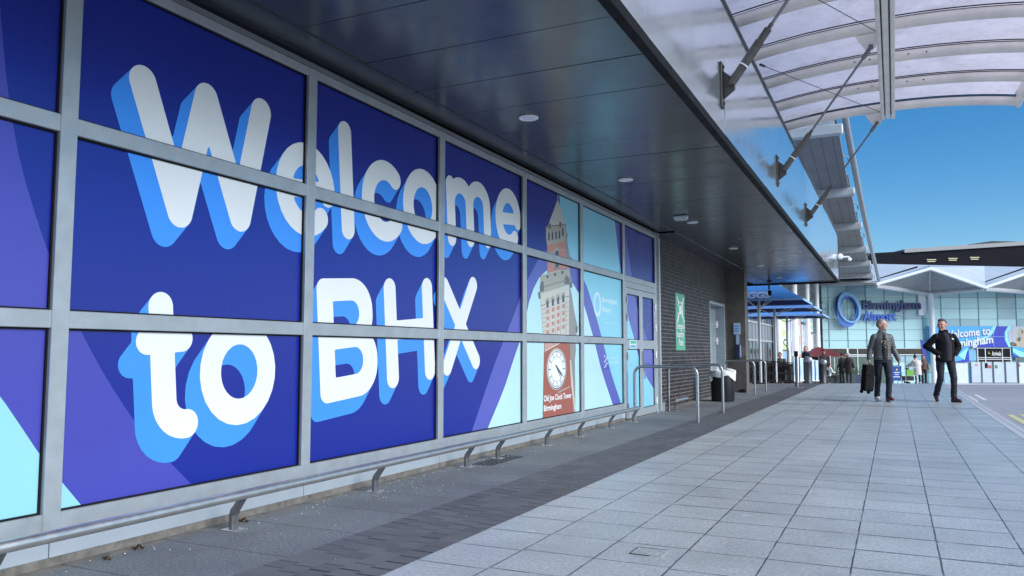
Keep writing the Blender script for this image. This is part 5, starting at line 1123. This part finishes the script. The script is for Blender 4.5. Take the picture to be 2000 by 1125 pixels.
# ================================================================ PEOPLE
def chain(mb, pts, rs):
    for i in range(len(pts) - 1): mb.capsule(pts[i], pts[i+1], rs[i], rs[i+1])
def loft(mb, secs, n=20):
    vs = []; 
    for (c, rx, ry) in secs:
        for k in range(n): a = 2 * math.pi * k / n; vs.append((c[0] + rx * math.cos(a), c[1] + ry * math.sin(a), c[2]))
    m_ = len(secs); fs = [(i*n+k, i*n+(k+1) % n, (i+1)*n+(k+1) % n, (i+1)*n+k) for i in range(m_-1) for k in range(n)]
    fs += [tuple(range(n-1, -1, -1)), tuple((m_-1)*n+k for k in range(n))]; mb.add(vs, fs)
def interp(secs, step):
    out = []
    for (c0, a0, b0), (c1, a1, b1) in zip(secs[:-1], secs[1:]):
        k = max(1, int(abs(c1[2] - c0[2]) / step))
        for i in range(k): f = i / k; out.append((tuple(u + (v - u) * f for u, v in zip(c0, c1)), a0 + (a1 - a0) * f, b0 + (b1 - b0) * f))
    out.append(secs[-1]); return out
def hand_geo(mb, wrist, d, palm_n, curl=.5, s=1.):
    """palm, four unequal fingers and a side thumb; d = direction of the hand, palm_n = palm normal"""
    w_, d, n_ = Vector(wrist), Vector(d).normalized(), Vector(palm_n); n_ = (n_ - d * n_.dot(d)).normalized(); sd_ = d.cross(n_)
    mb.capsule(w_, w_ + d * .045 * s, .026 * s, .030 * s)
    for k, (o, L) in enumerate(((-.030, .070), (-.010, .080), (.010, .076), (.029, .060))):
        b0 = w_ + d * .075 * s + sd_ * o * s; mb.capsule(w_ + d * .02 * s + sd_ * o * .7 * s, b0, .017 * s, .0105 * s)
        d1 = (d + n_ * curl * .8).normalized(); b1 = b0 + d1 * L * .5 * s; d2 = (d + n_ * curl * 2.4).normalized(); mb.capsule(b0, b1, .0105 * s, .009 * s); mb.capsule(b1, b1 + d2 * L * .5 * s, .009 * s, .0075 * s)
    t0 = w_ + d * .025 * s - sd_ * .028 * s; t1 = t0 + (d * .6 - sd_ * .7 + n_ * .3).normalized() * .04 * s; mb.capsule(t0, t1, .014 * s, .011 * s); mb.capsule(t1, t1 + (d + n_ * .5).normalized() * .032 * s, .011 * s, .009 * s)
_tx = bpy.data.textures.new('cloth folds', 'CLOUDS'); _tx.noise_scale = .085; _tx.noise_depth = 2
def fold(o, k):
    d_ = o.modifiers.new('folds', 'DISPLACE'); d_.texture = _tx; d_.strength = k; d_.mid_level = .5; d_.texture_coords = 'LOCAL'
def person(loc, rz, label, P):
    """P: pose and clothes. local frame: x = picture right when seen from the front, -y = front, z up"""
    t = thing('person', label, 'person', tuple(loc), rz, P.get('group')); Q = Matrix.Translation(loc) @ Matrix.Rotation(rz, 4, 'Z')
    vox = P.get('vox', .011); S = P.get('scale', 1.); lean = P.get('lean', 0)
    J = dict(hipL=(-.095, 0, .93), hipR=(.095, 0, .93), kneeL=(-.10, -.02, .50), kneeR=(.10, -.02, .50), ankL=(-.10, .02, .09), ankR=(.10, .02, .09),
             shL=(-.165, 0, 1.395), shR=(.165, 0, 1.395), elL=(-.235, .03, 1.14), elR=(.235, .03, 1.14), wrL=(-.27, -.05, .90), wrR=(.27, -.05, .90), neck=(0, .01, 1.50), head=(0, -.01, 1.655), chest=(0, 0, 1.30), waist=(0, 0, 1.08))
    J.update(P.get('J', {})); J = {k: Vector(v) * S for k, v in J.items()}
    up_ = lambda c: (c - J['waist']); 
    hq = Matrix.Translation(J['head']) @ Matrix.Scale(P.get('hs', 1.06), 4) @ Matrix.Rotation(R(P.get('turn', 0)), 4, 'Z') @ Matrix.Rotation(R(P.get('nod', 0)), 4, 'X')
    QH = Q @ hq
    body = MB(Q); chain(body, [J['chest'], J['neck'], J['head'] - Vector((0, 0, .03))], [.09, .06, .055]); chain(body, [J['waist'], J['chest']], [.10, .11])
    for s in 'LR':
        chain(body, [J['chest'], J['sh' + s], J['el' + s], J['wr' + s]], [.07, .05, .038, .026]); chain(body, [J['waist'], J['hip' + s], J['knee' + s], J['ank' + s]], [.09, .07, .048, .036])
        if P.get('hands', True):
            dd = (J['wr' + s] - J['el' + s]).normalized(); hd = P.get('hd' + s, dd); hand_geo(body, J['wr' + s], hd, P.get('pn' + s, (1 if s == 'L' else -1, 0, 0)), P.get('curl', .5))
    h = MB(QH); h.ell((0, 0, .01), (.076, .094, .112)); h.ell((0, -.028, -.055), (.056, .062, .055)); h.ell((0, -.095, -.012), (.013, .022, .024), (.35, 0, 0)); h.ell((0, -.083, .022), (.055, .018, .012))
    for sx in (-1, 1): h.ell((sx * .079, .004, -.008), (.010, .020, .032)); h.ell((sx * .036, -.074, -.028), (.024, .022, .022))
    h.ell((0, -.088, -.058), (.024, .012, .007)); h.ell((0, -.082, -.090), (.024, .02, .016))
    body.v += h.v; n0 = len(body.v) - len(h.v); body.f += [tuple(i + n0 for i in f) for f in h.f]; body.mi += h.mi
    body.build('body', pm(*P['skin']) if 'skin' in P else SKIN, t, remesh=min(vox, .0085), sm=2)
    if P.get('face', True):
        for sx in (-1, 1):
            e = MB(QH); e.ell((sx * .031, -.0875, .002), (.012, .006, .0055)); e.build('eye', pm('dark eye', (.02, .015, .012), .2), t, smooth=True)
            e = MB(QH); e.ell((sx * .032, -.0905, .021), (.017, .004, .003)); e.build('eyebrow', pm('brow', (.20, .14, .11), .8), t)
        e = MB(QH); e.ell((0, -.0985, -.058), (.020, .004, .0035)); e.build('lips', pm('lips', (.30, .10, .09), .5), t)
    hs = P.get('hair', ('grey hair', (.18, .17, .17))); m = MB(QH); st = P.get('hairstyle', 'short')
    if st == 'balding': m.ell((0, .022, .012), (.082, .088, .085)); m.ell((0, .01, .045), (.072, .088, .080)); hv = .007
    elif st == 'short': m.ell((0, .028, .030), (.083, .084, .092)); m.ell((0, .004, .078), (.068, .080, .046)); hv = .007
    elif st == 'long': m.ell((0, .02, .03), (.09, .10, .105)); m.ell((0, .07, -.09), (.085, .05, .14)); hv = .012
    elif st == 'cap': m.ell((0, .01, .06), (.09, .105, .075)); m.ell((0, -.10, .035), (.055, .06, .012)); hv = .010
    else: m.ell((0, .01, .05), (.092, .10, .085)); m.ell((0, .0, .155), (.045, .045, .042)); hv = .010
    m.build('hat' if st in ('cap', 'bobble') else 'hair', pm(hs[0], hs[1], .85, 0, .25, 60, bump=.5, bscale=120), t, remesh=hv, sm=1)
    # trousers
    m = MB(Q); hc = (J['hipL'] + J['hipR']) / 2; loft(m, [(tuple(hc + Vector((0, 0, -.08))), .155, .105), (tuple(hc + Vector((0, 0, .0))), .165, .118), (tuple(hc + (J['waist'] - hc) * .9), .15, .105)])
    for s in 'LR':
        k0, k1, k2 = J['hip' + s], J['knee' + s], J['ank' + s]; chain(m, [k0, k0 + (k1 - k0) * .5, k1, k1 + (k2 - k1) * .45, k2 + (k1 - k2) * .04], [.092, .082, .066, .063, .060])
        m.ell(tuple(k2 + (k1 - k2) * .08 + Vector((.0, -.01, 0))), (.064, .070, .022))
    fold(m.build('trousers', pm(*P['trousers']), t, remesh=vox * .8, sm=5), .016)
    for s in 'LR':
        a = J['ank' + s]; fd = Vector(P.get('foot' + s, (0, -1, 0))).normalized(); m = MB(Q); toe = a + fd * .17 + Vector((0, 0, -.05)); heel = a - fd * .035 + Vector((0, 0, -.045))
        m.capsule(heel, toe, .042, .038); m.capsule(a + Vector((0, 0, .0)), a + fd * .10 + Vector((0, 0, -.04)), .046, .042); sh = m.build('shoe', pm(*P.get('shoe' + s, P.get('shoes', ('black shoe', (.02, .018, .018), .4)))), t, remesh=vox * .9, sm=1)
        m = MB(Q); m.capsule(heel + Vector((0, 0, -.030)), toe + Vector((0, 0, -.028)), .014, .012); m.capsule(heel + Vector((.018, 0, -.030)), toe + Vector((.02, 0, -.028)), .014, .012); m.capsule(heel + Vector((-.018, 0, -.030)), toe + Vector((-.02, 0, -.028)), .014, .012); m.build('sole', pm(*P.get('sole', ('dark sole', (.02, .02, .02), .6))), sh)
    # jacket
    m = MB(Q); zb_ = P.get('hem', .88) * S; W_ = P.get('bulk', 1.); hc2 = Vector((hc.x, hc.y, 0))
    bx = lambda f: hc + (J['chest'] - hc) * f
    secs = [((hc.x, hc.y, zb_), .178 * W_, .128 * W_), ((hc.x, hc.y, zb_ + .05), .180 * W_, .130 * W_), (tuple(bx(.40)), .165 * W_, .122 * W_), (tuple(bx(.8)), .175 * W_, .130 * W_), (tuple(J['chest'] + (J['neck'] - J['chest']) * .30), .176 * W_, .124 * W_), (tuple(J['chest'] + (J['neck'] - J['chest']) * .62), .155 * W_, .105 * W_), (tuple(J['chest'] + (J['neck'] - J['chest']) * .85), .105 * W_, .085), (tuple(J['neck'] + Vector((0, 0, .0))), .075, .072), (tuple(J['neck'] + Vector((0, .01, .035))), .066, .066)]
    if P.get('puffer'):
        pitch = P.get('pitch', .055); s2 = interp(secs, .009)
        s2 = [(c, a * (1 + .055 * abs(math.sin(math.pi * c[2] / pitch)) - .02), b_ * (1 + .09 * abs(math.sin(math.pi * c[2] / pitch)) - .03)) if c[2] < J['neck'].z - .05 else (c, a, b_) for c, a, b_ in s2]; loft(m, s2, 28)
    else: loft(m, interp(secs, .04), 24)
    for s in 'LR': m.capsule(J['neck'] - Vector((0, 0, .075)), J['sh' + s] + Vector((0, 0, .0)), .055, .068)
    for s in 'LR':
        a, b_, c = J['sh' + s], J['el' + s], J['wr' + s]; rs = P.get('sleeve', (.066, .057, .046)); chain(m, [a, b_, c], [rs[0], rs[1], rs[2]])
        if P.get('puffer'):
            for (u, v, r0, r1) in ((a, b_, rs[0], rs[1]), (b_, c, rs[1], rs[2])):
                n = max(3, int((v - u).length / .052)); ax = (v - u).normalized()
                for i in range(n):
                    f = (i + .5) / n; rr_ = (r0 + (r1 - r0) * f) * 1.10; cc = u + (v - u) * f; m.capsule(cc - ax * .008, cc + ax * .008, rr_, rr_)
    jk = m.build('jacket', pm(*P['jacket']), t, remesh=vox * .75, sm=2 if P.get('puffer') else 7)
    if not P.get('puffer'): fold(jk, .020)
    if 'shirt' in P:
        m = MB(Q); k = P.get('shirt_w', .085)
        s3 = [((hc.x, hc.y - .06, zb_ + .01), k * .9, .100), ((bx(.4).x, bx(.4).y - .062, bx(.4).z), k, .100), ((bx(.9).x, bx(.9).y - .064, bx(.9).z), k * .95, .104), ((J['neck'].x, J['neck'].y - .045, J['neck'].z - .085), k * .8, .092), ((J['neck'].x, J['neck'].y - .01, J['neck'].z - .005), .064, .064)]
        loft(m, interp(s3, .03), 20); m.build('shirt', pm(*P['shirt']), t, remesh=vox, sm=2)
    return t, Q, J

PUFF = ('black puffer shell', (.085, .088, .096), .50, 0, .15, 8); JEAN = ('dark blue denim', (.008, .012, .027), .8, 0, .25, 20)
m1 = gpos(1721, 17.05)
man1, Q1, J1 = person(m1, THETA, 'balding grey haired man in an open black puffer jacket pulling a black suitcase', dict(
    J=dict(hipL=(-.085, .02, .92), hipR=(.09, .0, .92), kneeL=(-.065, .10, .50), kneeR=(.085, -.08, .50), ankL=(-.035, .26, .105), ankR=(.085, -.02, .085),
           shL=(-.168, 0, 1.385), shR=(.168, 0, 1.385), elL=(-.235, .06, 1.13), elR=(.255, .04, 1.13), wrL=(-.285, .02, .93), wrR=(.30, -.08, .90), head=(.0, -.01, 1.645), neck=(0, .01, 1.495)),
    turn=38, hs=1.08, puffer=True, pitch=.058, jacket=PUFF, hem=.90, trousers=JEAN, shirt=('black knit top', (.012, .012, .014), .8, 0, .2, 40), hair=('short silver hair', (.22, .20, .19)), hairstyle='balding',
    skin=('fair skin', (.52, .30, .24), .5, 0, .1, 12), shoeL=('white trainer', (.62, .62, .64), .5), shoeR=('dark burgundy trainer', (.10, .02, .03), .5), sole=('white sole', (.6, .6, .6), .5), curl=.75, footR=(.05, -1, .2), footL=(-.1, -1, -.3),
    hdL=(-.1, .05, -1), hdR=(.1, -.25, -1), bulk=1.04))
m = MB(Q1); rr = random.Random(2)
for i in range(26):
    x, z = rr.gauss(-.01, .035), 1.26 + rr.gauss(0, .06); m.ell((x, -.170 + abs(x) * .12, z), (rr.uniform(.008, .022), .006, rr.uniform(.006, .02)), (0, rr.uniform(-1, 1), 0), 8, 5)
m.build('gold_print', pm('faded gold print', (.17, .145, .095), .5), man1)
hx = J1['wrL'] + Vector((-.008, -.005, -.085)); hw_ = Q1 @ hx
cs = thing('suitcase', 'black cabin suitcase carried by its top handle by the man in the puffer jacket', 'suitcase', tuple(hw_ - Vector((0, 0, .75))), THETA)
ax = Vector((.11, 0, 1)).normalized(); ax = (RT * ax.x + Vector((0, 0, ax.z))).normalized(); sdv = (RT * 1.0 + F0 * .2); sdv = (sdv - ax * sdv.dot(ax)).normalized(); nv = ax.cross(sdv); o_ = hw_ - ax * .655
CQ = Matrix(((sdv.x, nv.x, ax.x, o_.x), (sdv.y, nv.y, ax.y, o_.y), (sdv.z, nv.z, ax.z, o_.z), (0, 0, 0, 1)))
m = MB(CQ); m.box(-.115, -.075, .035, .115, .075, .60); m.build('shell', pm('black suitcase fabric', (.006, .006, .007), .8, 0, .3, 20, spec=.15), cs, bevel=.03, seg=3)
m = MB(CQ); m.box(-.100, -.088, .07, .105, -.077, .33); m.build('pocket', pm('black suitcase pocket', (.008, .008, .009), .8, spec=.15), cs, bevel=.02, seg=2)
m = MB(CQ); m.box(-.10, -.087, .37, .10, -.077, .56); m.build('pocket', pm('black suitcase pocket', (.008, .008, .009), .8, spec=.15), cs, bevel=.02, seg=2)
m = MB(CQ); m.tube([(-.07, 0, .595), (-.06, 0, .635), (-.03, 0, .655), (.03, 0, .655), (.06, 0, .635), (.07, 0, .595)], .011, 8); m.box(-.09, .03, .601, .09, .07, .615); m.build('handle', STEEL_D, cs)
for sx in (-.085, .085):
    m = MB(CQ); m.tube([(sx - .015, .05, .02), (sx + .015, .06, .02)], .036, 12); m.build('wheel', BLACK, cs)

m2 = gpos(1843, 17.0)
man2, Q2, J2 = person(m2, THETA, 'man with short grey hair in a black jacket walking with both hands in his pockets', dict(
    J=dict(hipL=(-.10, .02, .925), hipR=(.10, 0, .925), kneeL=(-.11, .02, .51), kneeR=(.13, -.06, .50), ankL=(-.075, .30, .13), ankR=(.13, -.03, .085),
           shL=(-.178, 0, 1.385), shR=(.178, 0, 1.385), elL=(-.345, .10, 1.19), elR=(.345, .08, 1.17), wrL=(-.185, -.05, 1.03), wrR=(.185, -.05, 1.02), head=(-.055, -.02, 1.645), neck=(-.02, .0, 1.50)),
    turn=-48, nod=6, hs=1.1, jacket=('matt black jacket', (.008, .008, .010), .9, 0, .2, 10, 0, 60, .2), hem=.86, bulk=1.10, sleeve=(.074, .070, .056), trousers=('near black jeans', (.011, .013, .024), .8, 0, .2, 20), shirt=('navy pullover', (.009, .009, .019), .8, 0, .2, 40), shirt_w=.105,
    hair=('dark grey hair', (.065, .06, .058)), hairstyle='short', skin=('ruddy skin', (.45, .24, .19), .5, 0, .1, 12), shoes=('dark brown leather', (.06, .022, .026), .35), footL=(-.4, -1, -.25), footR=(.25, -1, 0), curl=.6, hdL=(.25, .1, -.9), hdR=(-.25, .1, -.9), hs_=1))
m = MB(Q2); m.ell((.085, -.168, 1.335), (.028, .012, .010)); m.ell((.075, -.168, 1.352), (.016, .012, .012)); m.build('chest_logo', WHITE, man2, smooth=True)
m = MB(Q2); m.ell((.36, .0, 1.17), (.012, .008, .03)); m.build('sleeve_badge', pm('grey badge', (.4, .42, .45), .5), man2)
m = MB(Q2); loft(m, [((-.0, .02, 1.49), .10, .095), ((-.015, .015, 1.545), .085, .082)]); m.build('collar', pm('matt black jacket', (.010, .010, .012), .85), man2, smooth=True)

FAR = dict(vox=.018, hands=True, face=False)
BLK = ('black wool', (.012, .011, .012), .8)
def far(x, D, rz, label, **k):
    P = dict(FAR); P.update(k); return person(gpos(x, D), THETA + R(rz), label, P)
far(1654.5, 46.5, 150, 'white haired person in a long black coat with their back turned beside the red parasol', jacket=('dark brown black coat', (.020, .014, .015), .8), hem=.62, trousers=BLK, hair=('white hair', (.5, .5, .5)), J=dict(head=(0, -.03, 1.64)), bulk=1.2)
far(1641, 47, 200, 'dark dressed person standing left of the white haired person', jacket=('dark coat', (.022, .016, .017), .8), hem=.70, trousers=BLK, hair=('dark hair', (.02, .015, .012)), bulk=1.1)
far(1606, 41.5, 20, 'person in a red knitted hat standing behind the farther domed bin', jacket=BLK, trousers=BLK, hairstyle='cap', hair=('red knit', (.20, .02, .03)))
far(1572, 37, -60, 'person whose head shows above the nearer domed bin', jacket=('navy coat', (.02, .03, .06), .8), trousers=BLK, hair=('sandy hair', (.30, .18, .12)), scale=.97)
far(1788, 47.5, 175, 'woman in a long cream quilted coat and black bobble hat bending over the trolley', puffer=True, pitch=.12, jacket=('cream quilted coat', (.62, .56, .54), .6), hem=.50, bulk=1.28, trousers=BLK, shoes=('white shoe', (.7, .7, .72), .5), hairstyle='bobble', hair=('black knit', (.01, .01, .012)),
    J=dict(head=(.06, -.16, 1.53), neck=(.04, -.10, 1.40), chest=(.02, -.05, 1.22), shL=(-.17, -.08, 1.34), shR=(.2, -.08, 1.34), elL=(-.3, -.2, 1.12), elR=(.28, -.22, 1.12), wrL=(-.25, -.42, 1.0), wrR=(.26, -.44, 1.0)))
far(1800, 48.5, -10, 'dark haired woman in a brown top facing the camera behind the cream coat', jacket=('brown jacket', (.10, .06, .05), .8), trousers=BLK, hairstyle='long', hair=('dark brown hair', (.03, .018, .014)), face=True, scale=.95)
far(1767, 49, 60, 'person in a pale grey top bending forward behind the luggage trolley', jacket=('pale grey top', (.42, .46, .50), .8), trousers=BLK, hair=('black hair', (.015, .012, .012)),
    J=dict(head=(0, -.42, 1.25), neck=(0, -.32, 1.22), chest=(0, -.2, 1.14), waist=(0, -.05, 1.02), shL=(-.18, -.28, 1.20), shR=(.18, -.28, 1.20), elL=(-.24, -.4, 1.0), elR=(.24, -.4, 1.0), wrL=(-.2, -.55, .85), wrR=(.2, -.55, .85)))
SIT = dict(hipL=(-.09, 0, .50), hipR=(.09, 0, .50), kneeL=(-.11, -.42, .50), kneeR=(.11, -.42, .50), ankL=(-.11, -.44, .09), ankR=(.11, -.44, .09), waist=(0, 0, .62), chest=(0, -.02, .86), neck=(0, -.03, 1.05), head=(0, -.05, 1.20),
           shL=(-.18, -.02, 1.0), shR=(.18, -.02, 1.0), elL=(-.24, -.12, .76), elR=(.24, -.12, .76), wrL=(-.12, -.34, .72), wrR=(.12, -.34, .72))
def seat(p, rz, label):
    t = thing('cafe_chair', label, 'chair', tuple(p), rz, 'cafe chairs'); Q = Matrix.Translation(p) @ Matrix.Rotation(rz, 4, 'Z')
    m = MB(Q); m.box(-.22, -.22, .40, .22, .22, .43); m.build('seat', WOOD, t)
    m = MB(Q); m.box(-.22, .20, .55, .22, .23, .90); m.build('backrest', WOOD, t)
    for a, b in ((-.2, -.2), (.2, -.2), (-.2, .21), (.2, .21)):
        m = MB(Q); m.tube([(a, b, 0), (a, b, .9 if b > 0 else .4)], .014, 6); m.build('leg', DARK, t)
p = gpos(1522, 34); far(1522, 34, -30, 'dark haired person seated at the cafe table behind the wooden fence', jacket=('khaki jacket', (.09, .09, .07), .8), trousers=BLK, J=SIT, hem=.46, hair=('black hair', (.015, .012, .012)), face=True)
seat(p, THETA + R(-30), 'dark cafe chair under the person seated behind the fence')
p = gpos(1616, 53); far(1616, 53, 100, 'person in a white top seated near the pale posts under the red parasol', jacket=('white top', (.65, .68, .7), .8), trousers=BLK, J=SIT, hem=.46, hair=('black hair', (.015, .012, .012)))
seat(p, THETA + R(100), 'dark chair under the person in the white top')
